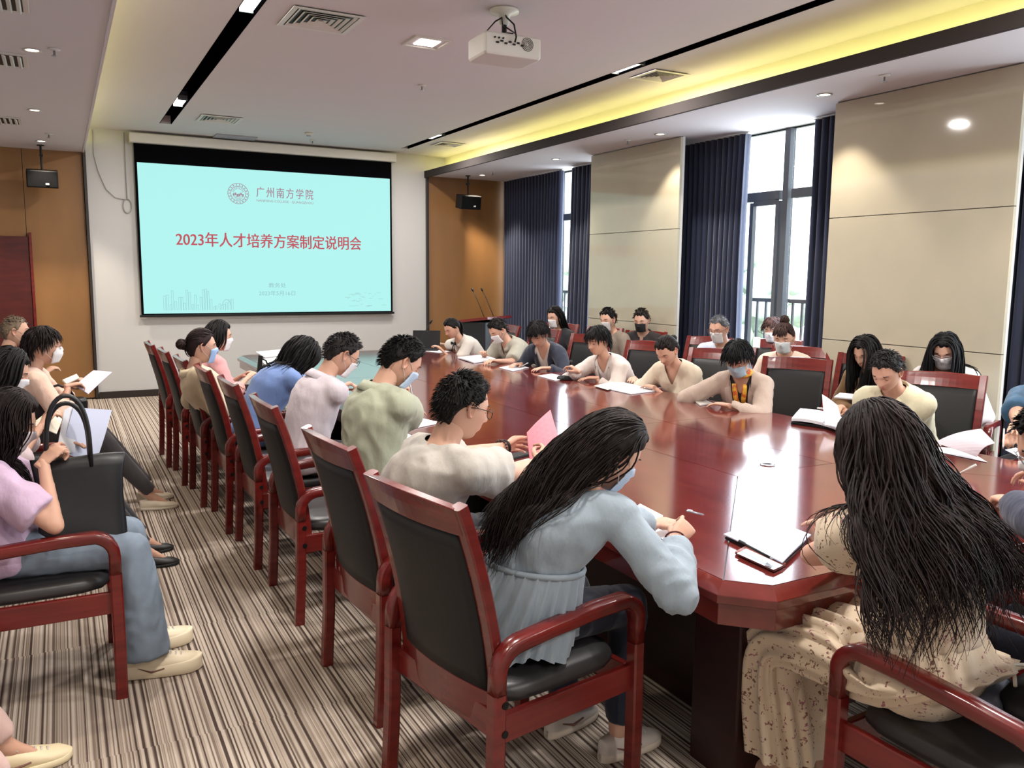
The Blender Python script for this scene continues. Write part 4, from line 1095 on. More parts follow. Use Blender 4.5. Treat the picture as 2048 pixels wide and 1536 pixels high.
        if coh: ph = 9*noise.noise(e*2.2+V((NP*1.0, 0, 0)))+rnd.uniform(-.5, .5); sd = NP*7.0+rnd.uniform(-.15, .15)
        for i in range(k):
            nz = noise.noise_vector(p*5+V((sd, 0, 0)))*noise_a
            gg = g0
            if coh:
                gg = (fallv + V((xpull(p), (ytar-p.y)*2.2, 0))).normalized()
            d = (d*(1-grav)+gg*grav+nz*grav).normalized(); q = p+d*step; q2 = collide(q, off)
            if (q2-q).length > .001: d = (q2-p).normalized() if (q2-p).length > 1e-5 else d
            p = q2; w_ = wave*min(1, i/8)
            pts.append(p+lf_*(w_*math.sin(wf*i*step+ph))+fr_l*(w_*.6*math.cos(wf*i*step*.9+ph)))
        L = len(pts); rs = [r0*(.75+.25*min(1, 4*i/L))*(1-.80*(i/(L-1))**2.2) for i in range(L)]
        g.tube(pts, rs, n, cap=(False, True), flat=flat)
    lf_, fr_l = V((0, 1, 0)), V((1, 0, 0))
    hk = hair[4] if len(hair) > 4 else .5; spread = hair[5] if len(hair) > 5 else .15
    _ts = [sp(t/10) for t in range(0, 11)]
    def xpull(p):
        if hk < .1: return 0
        q = min(_ts, key=lambda c_: abs(c_.z-p.z)); return min(0, (q.x-.135-p.x))*3.0 if p.z < h.z-.02 else 0
    fallv = V((0, 0, -1))*(1-hk)-spd(.75)*hk+V((-.12 if hk >= .1 else .06, 0, 0))
    dens = (.35, .7, 1.6)[lod]
    if style in ('short', 'crop', 'fringe', 'bowl'):
        N_ = int((260 if style != 'crop' else 200)*(.6, 1.9, 4.2)[lod]); ln = dict(short=.026, crop=.014, fringe=.055, bowl=.080)[style]
        for k in range(N_):
            for _ in range(8):
                e = V((rnd.gauss(0, 1), rnd.gauss(0, 1), rnd.gauss(.35, 1))).normalized(); az = math.atan2(e.y, e.x); el = math.degrees(math.asin(e.z))
                if el > hairline(az)+5: break
            else: continue
            crown = V((-.5, .1, .86)); t_ = (e-crown*e.dot(crown)); t_ = t_.normalized() if t_.length > .05 else V((1, 0, 0))
            if style == 'short' and e.x > .2: t_ = (t_+V((.0, .9, .3))).normalized()
            if style in ('bowl', 'fringe'): t_ = V((e.x*.6, e.y*1.2, -.5)); t_ = (t_-e*e.dot(t_)).normalized()
            d0 = mh @ (t_*1.0+e*.12+V((rnd.uniform(-.2, .2), rnd.uniform(-.2, .2), 0)))
            lock(e, d0, ln*rnd.uniform(.7, 1.2), ln/5, .10 if style in ('short', 'crop') else .34, (.008, .0045, .0032)[lod], off=th*rnd.uniform(.75, 1.15), noise_a=.35, n=4 if lod < 2 else 3)
    else:
        if long_:
            N_ = int(dict(wavy=430, straight=330, long=330, bob=240, loose=300)[style]*(.45, .8, 5.0)[lod]*(hair[6] if len(hair) > 6 else 1))
            L_ = dict(wavy=.62, straight=.46, long=.50, bob=.22, loose=.36)[style]
            if len(hair) > 2: L_ = hair[2]
            for k in range(N_):
                az = rnd.uniform(-PI, PI); el_ = rnd.uniform(-25, 85)
                if hk >= .1 and abs(math.degrees(az)) < 82 and el_ < 50: el_ = rnd.uniform(50, 84)
                if abs(math.degrees(az)) < 62 and el_ < 44: el_ = rnd.uniform(44, 80)
                el = R(max(el_, hairline(az)+4)); e = V((math.cos(el)*math.cos(az), math.cos(el)*math.sin(az), math.sin(el)))
                side_ = 1 if e.y > .0 else -1
                d0 = mh @ V((-.85 if e.x > -.2 else -.4, side_*(.8 if e.x > 0 else .25), -.1 if e.z > .6 else -.8))
                wv_ = dict(wavy=.018, loose=.010).get(style, .002)
                lay = rnd.random()
                lock(e, d0, L_*rnd.uniform(.78, 1.0)+(.05 if e.z > .5 else 0), (.024, .022, .023)[lod], .38, (.012, .009, .0037)[lod], wave=wv_, wf=24, off=.002+.018*lay, noise_a=.30 if style in ('wavy', 'loose') else .12, n=3 if lod == 2 else 4, coh=True)
        else:
            N_ = int(150*dens)            # combed-back strands gathered into the knot or tail
            kn = dict(updo=V((-.105, 0, .012)), bun=V((-.118, 0, .005)), ponytail=V((-.108, 0, .02)))[style]
            if len(hair) > 2: kn = V(hair[2])
            for k in range(N_):
                az = rnd.uniform(-PI, PI); hl = hairline(az); el = R(rnd.uniform(hl+3, 86)); e = V((math.cos(el)*math.cos(az), math.cos(el)*math.sin(az), math.sin(el)))
                p = V((e.x*rad.x, e.y*rad.y, e.z*rad.z)); pts = []
                for i in range(9):
                    u = i/8; q = p.lerp(kn, u); e2 = V((q.x/rad.x, q.y/rad.y, q.z/rad.z)); r_ = max(e2.length, 1.0+th/.1*(.9+.3*rnd.random()*(1-u))); e2 = e2.normalized()*r_
                    pts.append(hp(V((e2.x*rad.x, e2.y*rad.y, e2.z*rad.z))))
                g.tube(pts, [.005, .006, .006, .006, .006, .006, .005, .004, .003], 4, flat=.5)
            if style in ('bun', 'updo'):
                rb = .034 if style == 'bun' else .026; g.ell(hp(kn+V((-.012, 0, 0))), (rb*1.0, rb*1.1, rb), 12, 8)
                for k in range(int(24*dens)+6):
                    ax_ = V((rnd.gauss(0, 1), rnd.gauss(0, 1), rnd.gauss(0, 1))).normalized(); u_ = ax_.orthogonal().normalized(); w_ = ax_.cross(u_); rr = rb*rnd.uniform(.95, 1.15); a0 = rnd.random()*6
                    g.tube([hp(kn+V((-.012, 0, 0))+(u_*math.cos(a0+a)+w_*math.sin(a0+a))*rr) for a in (0, .5, 1, 1.5, 2, 2.5, 3)], [.003, .006, .007, .007, .007, .006, .003], 4)
            else:
                for k in range(int(60*dens)):
                    p = hp(kn+V((-.005, rnd.gauss(0, .008), rnd.gauss(0, .008)))); d = mh @ V((-1, rnd.gauss(0, .15), .15)); pts = [p]
                    for i in range(11):
                        d = (d*.68+V((0, 0, -.40))+noise.noise_vector(p*9)*.06).normalized(); p = p+d*.017; pts.append(p)
                    g.tube(pts, [.005+.004*math.sin(min(1, i/6)*PI/2)-(.0008*max(0, i-6)) for i in range(12)], 4)
            if style == 'updo' or (len(hair) > 3 and hair[3] == 'bangs') :
                for k in range(int(60*dens)+10):
                    az = rnd.uniform(-.75, .75); el = R(rnd.uniform(46, 60)); e = V((math.cos(el)*math.cos(az), math.cos(el)*math.sin(az), math.sin(el)))
                    if style == 'updo' and not (len(hair) > 3): continue
                    lock(e, mh @ V((.8, e.y*.3, -.35)), .075, .012, .25, .0055, off=.012, noise_a=.2)
    if style in ('fringe', 'bowl') or (long_ and len(hair) > 3 and hair[3] == 'bangs'):
        for k in range(int(90*dens)+12):
            az = rnd.uniform(-.95, .95); el = R(rnd.uniform(44, 66)); e = V((math.cos(el)*math.cos(az), math.cos(el)*math.sin(az), math.sin(el)))
            lock(e, mh @ V((.8, e.y*.4+.15, -.4)), .078, .012, .25, .006, off=.014, noise_a=.2)
    ho = g.build('hair', hm, root, smooth=True)
    # ---------------- mask
    hv = BVHTree.FromPolygons([V(p) for p in hb.v[:len(hc)]], hb.f)
    def facex(y, z, mn=.0):
        r_ = hv.ray_cast(V((.3, y, z)), V((-1, 0, 0))); return max(r_[0].x if r_[0] else mn, mn)
    if mask:
        mcol, kind = (mask if isinstance(mask[0], (tuple, list)) else (mask, 'flat')); q = MB(); rows = []
        kn95 = kind == 'cup'
        for i in range(11):
            v_ = i/10; z = -.004-.106*v_; row = []
            for j in range(17):
                u = -1+j/8; y = .064*u*(1-.10*v_ if not kn95 else 1-.25*abs(v_-.45)*2)
                x = .112-.050*abs(u)**2.1-.014*abs(v_-.38)**1.3*2+ (.012*(1-abs(u))*(1-abs(v_-.45)*2) if kn95 else .0018*math.sin(v_*6*PI)*(1-u*u))
                zz = z+.014*u*u*(1 if v_ < .5 else -.6)*abs(v_-.5)*-2*(-1 if v_ >= .5 else 1)
                x = max(x-.004 if not kn95 else x, facex(y, z, .02)+.0045); row.append(hp(V((x, y, zz))))
            rows.append(row)
        q.loft(rows, closed=False); mo = q.build('mask', mat('mask_%d_%d_%d' % tuple(mcol), mcol, .85, bump=(200, .1, .001)), root, smooth=True)
        sd_ = mo.modifiers.new('thick', 'SOLIDIFY'); sd_.thickness = .002
        st = MB()
        for sy in (-1, 1):
            for (z1, z2) in ((-.012, .020), (-.088, -.028)):
                st.tube([hp((.052, sy*.0655, z1*.9-.004)), hp((.030, sy*.0775, (z1+z2)/2)), hp((-.008, sy*.0835, z2)), hp((-.020, sy*.080, -.004))], .0014, 5)
        st.build('ear_loop', white_plastic, mo, smooth=True)
    if glasses:
        gm_ = mat('glasses_%d_%d_%d' % tuple(glasses), glasses, .3, .3); q = MB()
        for sy in (-1, 1):
            q.tube([hp((.106-.006*abs(math.cos(a))**2*(1 if math.cos(a)*1 > 0 else 0), sy*(.034+.0245*math.cos(a)), -.001+.0185*math.copysign(abs(math.sin(a))**.8, math.sin(a)))) for a in [2*PI*k/20 for k in range(21)]], .0016, 5)
            q.tube([hp((.102, sy*.058, .006)), hp((.07, sy*.0765, .008)), hp((.02, sy*.0835, .008)), hp((-.012, sy*.084, .004)), hp((-.022, sy*.082, -.012))], .0016, 5)
        q.tube([hp((.107, -.010, .004)), hp((.110, 0, .007)), hp((.107, .010, .004))], .0015, 5)
        go = q.build('glasses', gm_, root, smooth=True)
        ln = MB()
        for sy in (-1, 1): ln.loft([[hp((.1052, sy*(.034+.023*math.cos(a)), -.001+.0172*math.sin(a))) for a in [2*PI*k/16 for k in range(16)]], [hp((.1056, sy*(.034+.023*math.cos(a)), -.001+.0172*math.sin(a))) for a in [2*PI*k/16 for k in range(16)]]])
        ln.build('lens', glass, go)
    # ---------------- shoes
    if shoes:
        for Hj, Kn, An, sy in legsj:
            M_ = Matrix.Translation(An+V((0, 0, -.008))) @ ld.to_4x4() @ Matrix.Rotation(R(6*sy), 4, 'Z')
            shoe(shoes[0], M_, root, mat('shoe_%d_%d_%d' % tuple(shoes[1]), shoes[1], .5), mat('sole_%d_%d_%d' % tuple(shoes[2]), shoes[2], .6), hi)
    info = dict(root=root, wrists=wrists, P=P, Rz=Rz, hp=hp, mh=mh, arms=arms, sp=sp, spd=spd, gm=gm, h=h, nb=nb, legs=legsj)
    if extra: extra(info)
    return info
def w2(info, p): return info['Rz'] @ V(p)+V((info['P'].x, info['P'].y, 0))

def aty(px, py, Y):
    d = ray(px, py); return V((0, 0, CH))+d*(Y/d.y)
# ---------------------------------------------------------------- the remaining armchairs
chair(2.14, 1.22, 92, 'armchair in the bottom right corner under the woman in the floral dress', 'armchairs at the near end of the table')
chair(2.95, 1.30, 98, 'armchair at the right edge under the man in the navy jacket', 'armchairs at the near end of the table')
chair(4.72, 3.30, 203, 'wide armchair behind the man in the pale yellow polo', GR)
chair(4.62, 4.38, 210, 'armchair with its dark pad showing, right of the woman in the beige jacket', GR)
chair(4.56, 5.26, 203, 'armchair behind the woman in the cream knit top', GR)
chair(4.52, 6.16, 200, 'armchair behind the woman in the white cardigan', GR)
chair(4.50, 7.15, 198, 'armchair behind the woman in the navy blazer', GR)
chair(4.50, 8.15, 190, 'armchair behind the man in the grey polo at the far end', GR)
chair(4.45, 9.00, 186, 'armchair behind the woman writing at the far end', GR)
chair(4.72, 2.35, 180, 'armchair at the right edge under the person in teal', GR)
chair(5.60, 3.74, 205, 'armchair by the large beige pillar behind the long-haired woman in white', GB)
chair(5.40, 4.42, 200, 'armchair under the woman in the tan coat by the large beige pillar', GB)
chair(5.45, 5.12, 208, 'armchair behind the masked woman with the top knot by the near window', GB)
chair(5.48, 6.42, 200, 'armchair under the masked grey-haired man by the near window', GB)
chair(5.42, 7.35, 205, 'armchair under the man in the black mask', GB)
chair(5.38, 8.15, 200, 'armchair under the short-haired man in taupe before the first pillar', GB)
chair(5.28, 8.95, 200, 'armchair under the long-haired woman in black by the far window', GB)
chair(5.92, 5.86, 205, 'armchair by the window sill under the woman half hidden by the top knot', GB)
chair(-.155, 3.71, 0, 'armchair at the left edge under the woman with the black tote bag', GA)
chair(-.86, 2.92, 0, 'armchair in the bottom left corner, mostly outside the picture', GA)
chair(-.30, 5.08, 0, 'armchair under the dark-haired woman reading, second of the left audience', GA)
chair(-.28, 6.30, 0, 'armchair under the woman in peach with the white cup mask', GA)
chair(-.50, 8.00, 0, 'armchair under the older man at the far left by the door', GA)

# ---------------------------------------------------------------- people, left side of the table
GP = 'people seated along the left side of the table'
def hand(p, pose='relax', to=None, pole=None, palm=None):
    d = dict(at=p, pose=pose)
    if to is not None: d['dir'] = V(to)-V(p)
    if pole is not None: d['pole'] = pole
    if palm is not None: d['palm'] = palm
    return d
BLK, DBR = (20, 17, 17), (38, 26, 23)
MASKB, MASKW = (178, 198, 222), (222, 220, 222)
denim_dress = cloth((146, 160, 172))
L7 = person('woman with long wavy dark hair in a pale blue gathered smock, writing', at(1222, 900, 1.13), 26, 'f', 36, yaw=-34, hair=('wavy', (38, 28, 26), .52, None, .58, .05), s=.96, mask=MASKB, lod=2,
       top=dict(mat=denim_dress, name='smock', sleeve=1.88, puff=.008, off=.015, flare=.012, hem=.2, peplum=1), legs=dict(c=(28, 34, 52)), shoes=('sneaker', (214, 204, 196), (222, 208, 190)), group=GP, tuck=-.04, P=(1.20, 2.235), legdir=-14,
       hands=[hand(at(1325, 1052, .79), 'flat', at(1375, 1040, .785)), hand(at(1350, 1078, .84), 'pen', at(1388, 1036, .885), pole=(-.35, -.7, -.75), palm=(.1, .8, -.6))])
L6 = person('man with black hair and glasses in a grey T-shirt, holding a pink sheet', at(925, 812, 1.165), 8, 'm', 18, yaw=-6, hair=('short', (26, 22, 20)), glasses=(24, 22, 22), lod=2,
       top=dict(c=(176, 170, 162), sleeve=.62, off=.024, flare=.022, neck='round', name='t_shirt'), legs=dict(c=(26, 28, 36)), group=GP, bulk=1.08, P=(1.17, 3.0),
       hands=[hand(at(1040, 893, .885), 'hold', at(1085, 868, .90), pole=(-.2, .5, -1), palm=(.2, -.9, -.2)), hand(at(1106, 925, .86), 'hold', at(1132, 880, .93), pole=(-.2, -.8, -.8), palm=(.0, .9, -.1))])
L5 = person('man with short black hair and a blue mask in a sage green polo', at(803, 722, 1.215), 2, 'm', 36, yaw=-4, hair=('short', (20, 17, 17)), mask=MASKB, lod=2,
       top=dict(c=(166, 170, 148), sleeve=.78, off=.024, flare=.024, neck='polo', name='polo_shirt'), legs=dict(c=(30, 32, 38)), group=GP, bulk=1.10,
       hands=[hand(at(806, 800, .96), 'pen', at(806, 780, 1.02)), hand(at(836, 836, .80), 'flat', at(868, 826, .79), pole=(-.2, -1, -.6))])
L5['arms'] and None
L4 = person('man with greying hair, glasses and mask in a white shirt', at(684, 708, 1.175), 2, 'm', 34, hair=('short', (46, 42, 42)), mask=MASKW, glasses=(90, 92, 96), lod=1,
       top=dict(c=(206, 196, 204), sleeve=1.9, off=.020, flare=.008, neck='polo', name='long_sleeved_shirt'), legs=dict(c=(40, 42, 50)), group=GP,
       hands=[hand(at(682, 762, .84), 'relax'), hand(at(686, 768, .84), 'grip', at(700, 762, .86))])
L3 = person('woman in a blue shirt slumped low over the table with loose black hair', at(602, 706, 1.10), 6, 'f', 52, yaw=10, hair=('loose', (26, 22, 24), .30, None, .6, .12), lod=1,
       top=dict(c=(108, 134, 186), sleeve=1.8, off=.024, flare=.018, name='shirt'), legs=dict(c=(50, 56, 74)), group=GP, hands=[hand(at(618, 742, .80)), hand(at(622, 752, .80))])
L2 = person('woman with a low brown bun and blue mask in a cream jacket', at(402, 692, 1.14), 2, 'f', 6, hair=('bun', (46, 28, 26)), mask=(160, 190, 232), lod=1,
       top=dict(c=(214, 196, 166), sleeve=1.8, off=.022, flare=.012, neck='polo', name='jacket'), legs=dict(c=(40, 42, 50)), group=GP, P=(1.03, 6.30))
L1 = person('woman with shoulder-length black hair in pink, farthest on the left side', at(437, 672, 1.14), 0, 'f', 8, hair=('bob', (22, 19, 20), .24), mask=MASKW, lod=1,
       top=dict(c=(206, 150, 152), sleeve=1.6, off=.020, flare=.010), legs=dict(c=(50, 48, 58)), group=GP, P=(1.08, 7.02))

# ---------------------------------------------------------------- near end of the table
floral = mat('floral_chiffon', (214, 196, 170), .8, sheen=.2, bump=(300, .1, .001))
def florals(m):
    nt = m.node_tree; N = nt.nodes; L = nt.links; b = N['Principled BSDF']; tc = N.new('ShaderNodeTexCoord')
    ns = N.new('ShaderNodeTexNoise'); ns.inputs['Scale'].default_value = 60; L.new(tc.outputs['Object'], ns.inputs['Vector'])
    add = N.new('ShaderNodeMix'); add.data_type = 'RGBA'; add.blend_type = 'LINEAR_LIGHT'; add.inputs[0].default_value = .042
    L.new(tc.outputs['Object'], add.inputs[6]); L.new(ns.outputs['Color'], add.inputs[7])
    v = N.new('ShaderNodeTexVoronoi'); v.inputs['Scale'].default_value = 31; v.feature = 'F1'; L.new(add.outputs[2], v.inputs['Vector'])
    r = N.new('ShaderNodeValToRGB'); r.color_ramp.elements[0].position = .23; r.color_ramp.elements[1].position = .29
    r.color_ramp.elements[0].color = (1, 1, 1, 1); r.color_ramp.elements[1].color = (0, 0, 0, 1); L.new(v.outputs['Distance'], r.inputs[0])
    n2 = N.new('ShaderNodeTexNoise'); n2.inputs['Scale'].default_value = 9; L.new(tc.outputs['Object'], n2.inputs['Vector'])
    r2 = N.new('ShaderNodeValToRGB'); r2.color_ramp.elements[0].position = .45; r2.color_ramp.elements[1].position = .55
    r2.color_ramp.elements[0].color = (*lin((120, 82, 62)), 1); r2.color_ramp.elements[1].color = (*lin((150, 92, 100)), 1); L.new(n2.outputs['Fac'], r2.inputs[0])
    mx = N.new('ShaderNodeMix'); mx.data_type = 'RGBA'; mx.inputs[6].default_value = (*lin((210, 190, 164)), 1); L.new(r.outputs[0], mx.inputs[0]); L.new(r2.outputs[0], mx.inputs[7]); L.new(mx.outputs[2], b.inputs['Base Color'])
florals(floral)
GE = 'people at the near end of the table'
FW = person('woman with very long wavy dark hair in a cream floral dress', at(1763, 892, 1.195), 92, 'f', 24, yaw=4, hair=('wavy', (44, 31, 29), .60, None, .35, .55), lod=2,
       top=dict(mat=floral, name='dress', sleeve=.44, puff=.014, off=.018, flare=.026, hem=.1, skirt=1), legs=dict(kind='none', c=(200, 180, 160)), shoes=('flat', (214, 186, 150), (200, 170, 130)), group=GE, P=(2.05, 1.37), tuck=-.02, legdir=0,
       hands=[hand(at(1706, 1112, .79), 'relax', at(1740, 1100, .785), pole=(.7, 1, -.25)), hand(at(1672, 1050, .79), 'flat', at(1610, 1040, .782), pole=(.3, -1, -.2))])
N1 = person('man in a navy jacket with glasses and white mask, cut off by the right edge', at(2112, 888, 1.16), 112, 'm', 30, yaw=22, hair=('short', BLK), mask=MASKW, glasses=(150, 152, 160), lod=1,
       top=dict(c=(34, 42, 68), sleeve=1.9, off=.026, flare=.018, neck='high', name='jacket'), legs=dict(c=(24, 28, 44)), group=GE,
       hands=[hand(at(1950, 985, .80), 'pen', at(1908, 966, .81), pole=(-.1, 1, -.5)), hand(at(2035, 920, .86), 'hold', at(1985, 902, .88), pole=(.2, -1, -.5))])
T1 = person('person in a teal blue shirt writing, cut off by the right edge', at(2092, 736, 1.15), 182, 'm', 30, hair=('short', BLK), lod=1, bulk=1.12,
       top=dict(c=(56, 92, 122), sleeve=.9, off=.024, flare=.016, name='shirt'), legs=dict(c=(40, 42, 50)), group='people along the right side of the table',
       hands=[hand(at(2012, 876, .79), 'pen', at(2000, 892, .79)), hand(at(2022, 905, .79), 'flat')])

# ---------------------------------------------------------------- people along the right side of the table
GT = 'people along the right side of the table'
A7 = person('man with short greying hair in a pale yellow polo, turning book pages', at(1774, 742, 1.10), 196, 'm', 34, yaw=-4, hair=('short', (52, 50, 50)), lod=1,
       top=dict(c=(206, 200, 170), sleeve=.92, off=.026, flare=.022, neck='polo', name='polo_shirt'), legs=dict(c=(40, 42, 50)), group=GT, look=.8,
       hands=[hand(at(1700, 830, .80), 'relax', at(1684, 818, .82)), hand(at(1682, 815, .83), 'pen', at(1662, 816, .85))])
A6 = person('woman with short black hair and mask in a beige jacket, orange scarf', at(1476, 716, 1.10), 212, 'f', 36, yaw=-2, hair=('bowl', (20, 20, 24)), mask=(166, 190, 204), lod=1,
       top=dict(c=(186, 166, 152), open=.052, inner=(24, 24, 28), sleeve=1.9, off=.024, flare=.010, name='jacket'), legs=dict(c=(40, 42, 50)), group=GT,
       hands=[hand(at(1452, 810, .79), 'flat', at(1412, 806, .785), pole=(-.1, 1, -.5)), hand(at(1412, 787, .79), 'flat', at(1400, 800, .785), pole=(-.1, -1, -.6))])
A5 = person('woman with dark hair pinned up in a cream knit top, reading', at(1334, 700, 1.09), 204, 'f', 40, yaw=-6, hair=('updo', (40, 32, 30)), lod=1,
       top=dict(c=(210, 196, 174), sleeve=1.25, off=.026, flare=.020, neck='v', name='knit_top'), legs=dict(c=(40, 42, 50)), group=GT, look=.9,
       hands=[hand(at(1306, 774, .79), 'flat', at(1272, 768, .785)), hand(at(1268, 756, .79), 'flat', at(1250, 768, .785))])
A4 = person('woman with a black bob speaking at a desk microphone, in a white cardigan', at(1196, 682, 1.10), 196, 'f', 16, yaw=-8, hair=('bowl', (26, 22, 24), ), lod=1,
       top=dict(c=(208, 196, 190), open=.044, inner=(226, 222, 220), sleeve=1.9, off=.022, flare=.010, name='cardigan'), legs=dict(c=(40, 42, 50)), group=GT, look=.5,
       hands=[hand(at(1192, 756, .79), 'flat', at(1160, 757, .785)), hand(at(1156, 742, .84), 'pen', at(1140, 732, .88), pole=(-.1, -1, -.6))])
A3 = person('woman with short black hair in a navy blazer over a white blouse', at(1077, 668, 1.09), 208, 'f', 40, yaw=4, hair=('bowl', (30, 26, 28)), lod=1, s=1.04,
       top=dict(c=(38, 44, 60), open=.050, inner=(214, 206, 196), sleeve=1.92, off=.024, flare=.008, name='blazer'), legs=dict(c=(34, 36, 46)), group=GT, look=.9,
       hands=[hand(at(1096, 736, .79), 'flat', at(1062, 738, .785)), hand(at(1040, 728, .79), 'flat', at(1014, 732, .785))])
A2 = person('man with lowered mask in a grey-olive polo, leaning over his papers', at(996, 660, 1.07), 192, 'm', 36, yaw=-6, hair=('short', (34, 28, 26)), mask=MASKW, lod=0,
       top=dict(c=(166, 162, 148), sleeve=.95, off=.024, flare=.020, neck='polo', name='polo_shirt'), legs=dict(c=(40, 42, 50)), group=GT,
       hands=[hand(at(992, 722, .79)), hand(at(968, 712, .79))])
A1 = person('woman with a ponytail in a white blouse with a dark bow, writing', at(904, 656, 1.045), 190, 'f', 30, hair=('ponytail', (24, 20, 22)), lod=0, s=.96,
       top=dict(c=(216, 208, 198), sleeve=.8, off=.022, flare=.016, collar=True, name='blouse'), legs=dict(c=(40, 42, 50)), group=GT, look=.8,
       hands=[hand(at(886, 702, .79), 'relax'), hand(at(876, 688, .80), 'pen')])
bwm = MB(); c_ = A1['nb']+V((.075, 0, -.045))
for sy in (-1, 1): bwm.loft([[c_+V((.012, sy*y, z)) for z in (-w_, w_)]+[c_+V((.004, sy*y, z)) for z in (w_, -w_)] for y, w_ in ((.0, .006), (.03, .018), (.05, .014))]); bwm.tube([c_, c_+V((.01, sy*.018, -.05)), c_+V((.012, sy*.026, -.085))], [.006, .007, .008], 6, flat=.5)
bwm.build('bow', black, A1['gm'], smooth=True)

# ---------------------------------------------------------------- people by the windows
GW = 'people seated by the windows'
def laps(i=.30): return None
def lap(px, py, Y, face, dz=0):
    return None
def person_b(label, px, py, z, face, lapz=.66, **k):
    H = at(px, py, z); Rz = Matrix.Rotation(R(face), 3, 'Z')
    hs_ = k.pop('reach', .24); ln_ = k.pop('lean', .16)
    B = H - Rz @ V((ln_, 0, 0))
    a = B + Rz @ V((hs_, .07, 0)); b = B + Rz @ V((hs_, -.07, 0)); a.z = b.z = lapz
    return person(label, H, face, hands=[hand(a, 'grip', a+Rz @ V((.1, -.06, .02))), hand(b, 'grip', b+Rz @ V((.1, .06, .02)))], P=(B.x, B.y), group=k.pop('group', GW), **k)
B1 = person_b('masked woman with long black hair in black by the far window', 1110, 634, 1.16, 208, sex='f', pitch=14, yaw=-14, hair=('straight', BLK, .36), mask=MASKW, lod=0, top=dict(c=(40, 40, 46), sleeve=1.9, off=.022))
B2 = person_b('man with short black hair in taupe, before the first beige pillar', 1216, 638, 1.17, 198, sex='m', pitch=16, hair=('short', BLK), mask=(196, 190, 186), lod=0, top=dict(c=(136, 122, 110), sleeve=1.9, off=.022))
B3 = person_b('man with tall dark hair, black mask and black shirt', 1283, 640, 1.17, 214, sex='m', pitch=18, hair=('short', (44, 36, 32)), mask=(26, 24, 26), lod=0, top=dict(c=(34, 28, 30), sleeve=1.9, off=.022, neck='polo'))
B4 = person_b('grey-haired man with glasses and white mask in a pale blue shirt', 1438, 657, 1.18, 206, sex='m', pitch=18, yaw=-8, hair=('crop', (120, 122, 128)), mask=MASKW, glasses=(120, 50, 60), lod=1, top=dict(c=(196, 206, 224), sleeve=1.8, off=.022, neck='polo'))
B5 = person_b('masked woman with a top knot in a pale peach top by the near window', 1568, 674, 1.175, 216, sex='f', pitch=20, yaw=-6, hair=('bun', (70, 48, 44), (-.03, 0, .135), 'bangs'), mask=(208, 214, 216), lod=1, top=dict(c=(226, 204, 188), sleeve=1.8, off=.022))
B8 = person_b('woman half hidden behind the top knot, holding up a white phone', 1545, 660, 1.13, 208, sex='f', pitch=10, hair=('bowl', (90, 60, 56)), mask=MASKW, lod=0, top=dict(c=(206, 190, 190), sleeve=1.8, off=.020))
B6 = person_b('woman hidden by straight black hair in a tan coat', 1732, 704, 1.12, 186, sex='f', pitch=28, hair=('straight', BLK, .40, None, 0, .10), lod=1, top=dict(c=(158, 122, 84), open=.05, inner=(26, 24, 28), sleeve=1.8, off=.024, name='coat'), lean=.22)
B7 = person_b('woman with long straight black hair, glasses and mask in white by the pillar', 1890, 700, 1.16, 212, sex='f', pitch=30, yaw=-8, hair=('straight', (22, 22, 26), .40, None, 0, .16), mask=MASKW, glasses=(190, 190, 196), lod=1, top=dict(c=(222, 218, 218), sleeve=1.8, off=.026), lean=.20)

# ---------------------------------------------------------------- the audience on the left
GC = 'people of the left audience'
lav = cloth((198, 172, 200)); jeans = mat('faded_jeans', (112, 124, 138), .85, noise_col=((134, 150, 168), (8, 8, 8), .35, .7), bump=(500, .2, .001))
c4h = aty(12, 842, 3.68)
C4 = person('masked woman with wavy hair in lilac top and jeans, black tote on lap', c4h, 0, 'f', 24, yaw=-6, hair=('wavy', (38, 26, 26), .42, None, .30, .10, .55), mask=(224, 212, 216), lod=2, P=(-.24, 3.70),
       top=dict(mat=lav, name='top', sleeve=.75, off=.024, flare=.022, neck='round'), legs=dict(mat=jeans, c=(0, 0, 0), flare=.050, long=1), shoes=('chunky', (222, 206, 178), (226, 212, 184)), group=GC, tuck=.03,
       hands=[hand(aty(100, 915, 3.72), 'hold', aty(135, 880, 3.72)), hand(aty(86, 925, 3.56), 'pen', aty(128, 885, 3.60), pole=(.05, -.5, -1), palm=(.6, .6, -.3))])
C3 = person('woman with straight black hair in pale grey reading a booklet, left audience', aty(14, 742, 5.12), 0, 'f', 26, hair=('straight', (24, 19, 20), .46), mask=MASKW, lod=1, P=(-.38, 5.08),
       top=dict(c=(196, 178, 182), sleeve=1.1, off=.024, flare=.02), legs=dict(c=(34, 34, 40)), shoes=('leather', (26, 24, 26), (20, 20, 20)), group=GC, tuck=.28,
       hands=[hand(aty(88, 838, 5.2), 'hold'), hand(aty(84, 850, 5.0), 'hold')])
C2 = person('woman with short dark hair, glasses and white cup mask in a peach top', aty(86, 692, 6.34), 0, 'f', 2, hair=('bowl', (36, 24, 24)), mask=((228, 226, 226), 'cup'), glasses=(170, 130, 120), lod=1, P=(-.26, 6.32),
       top=dict(c=(228, 194, 176), sleeve=1.5, off=.022, neck='polo', name='blouse'), legs=dict(c=(60, 56, 60)), shoes=('leather', (222, 210, 190), (214, 204, 184)), group=GC, tuck=.30,
       hands=[hand(aty(140, 762, 6.45), 'hold', aty(170, 758, 6.40)), hand(aty(136, 772, 6.25), 'hold', aty(170, 766, 6.30))])
C1 = person('older man with thin brown hair and mask by the door', aty(30, 662, 8.0), 0, 'm', 4, hair=('crop', (128, 110, 92)), mask=MASKW, lod=0, P=(-.50, 8.0),
       top=dict(c=(60, 50, 54), sleeve=1.8, off=.022), legs=dict(c=(40, 40, 46)), group=GC)
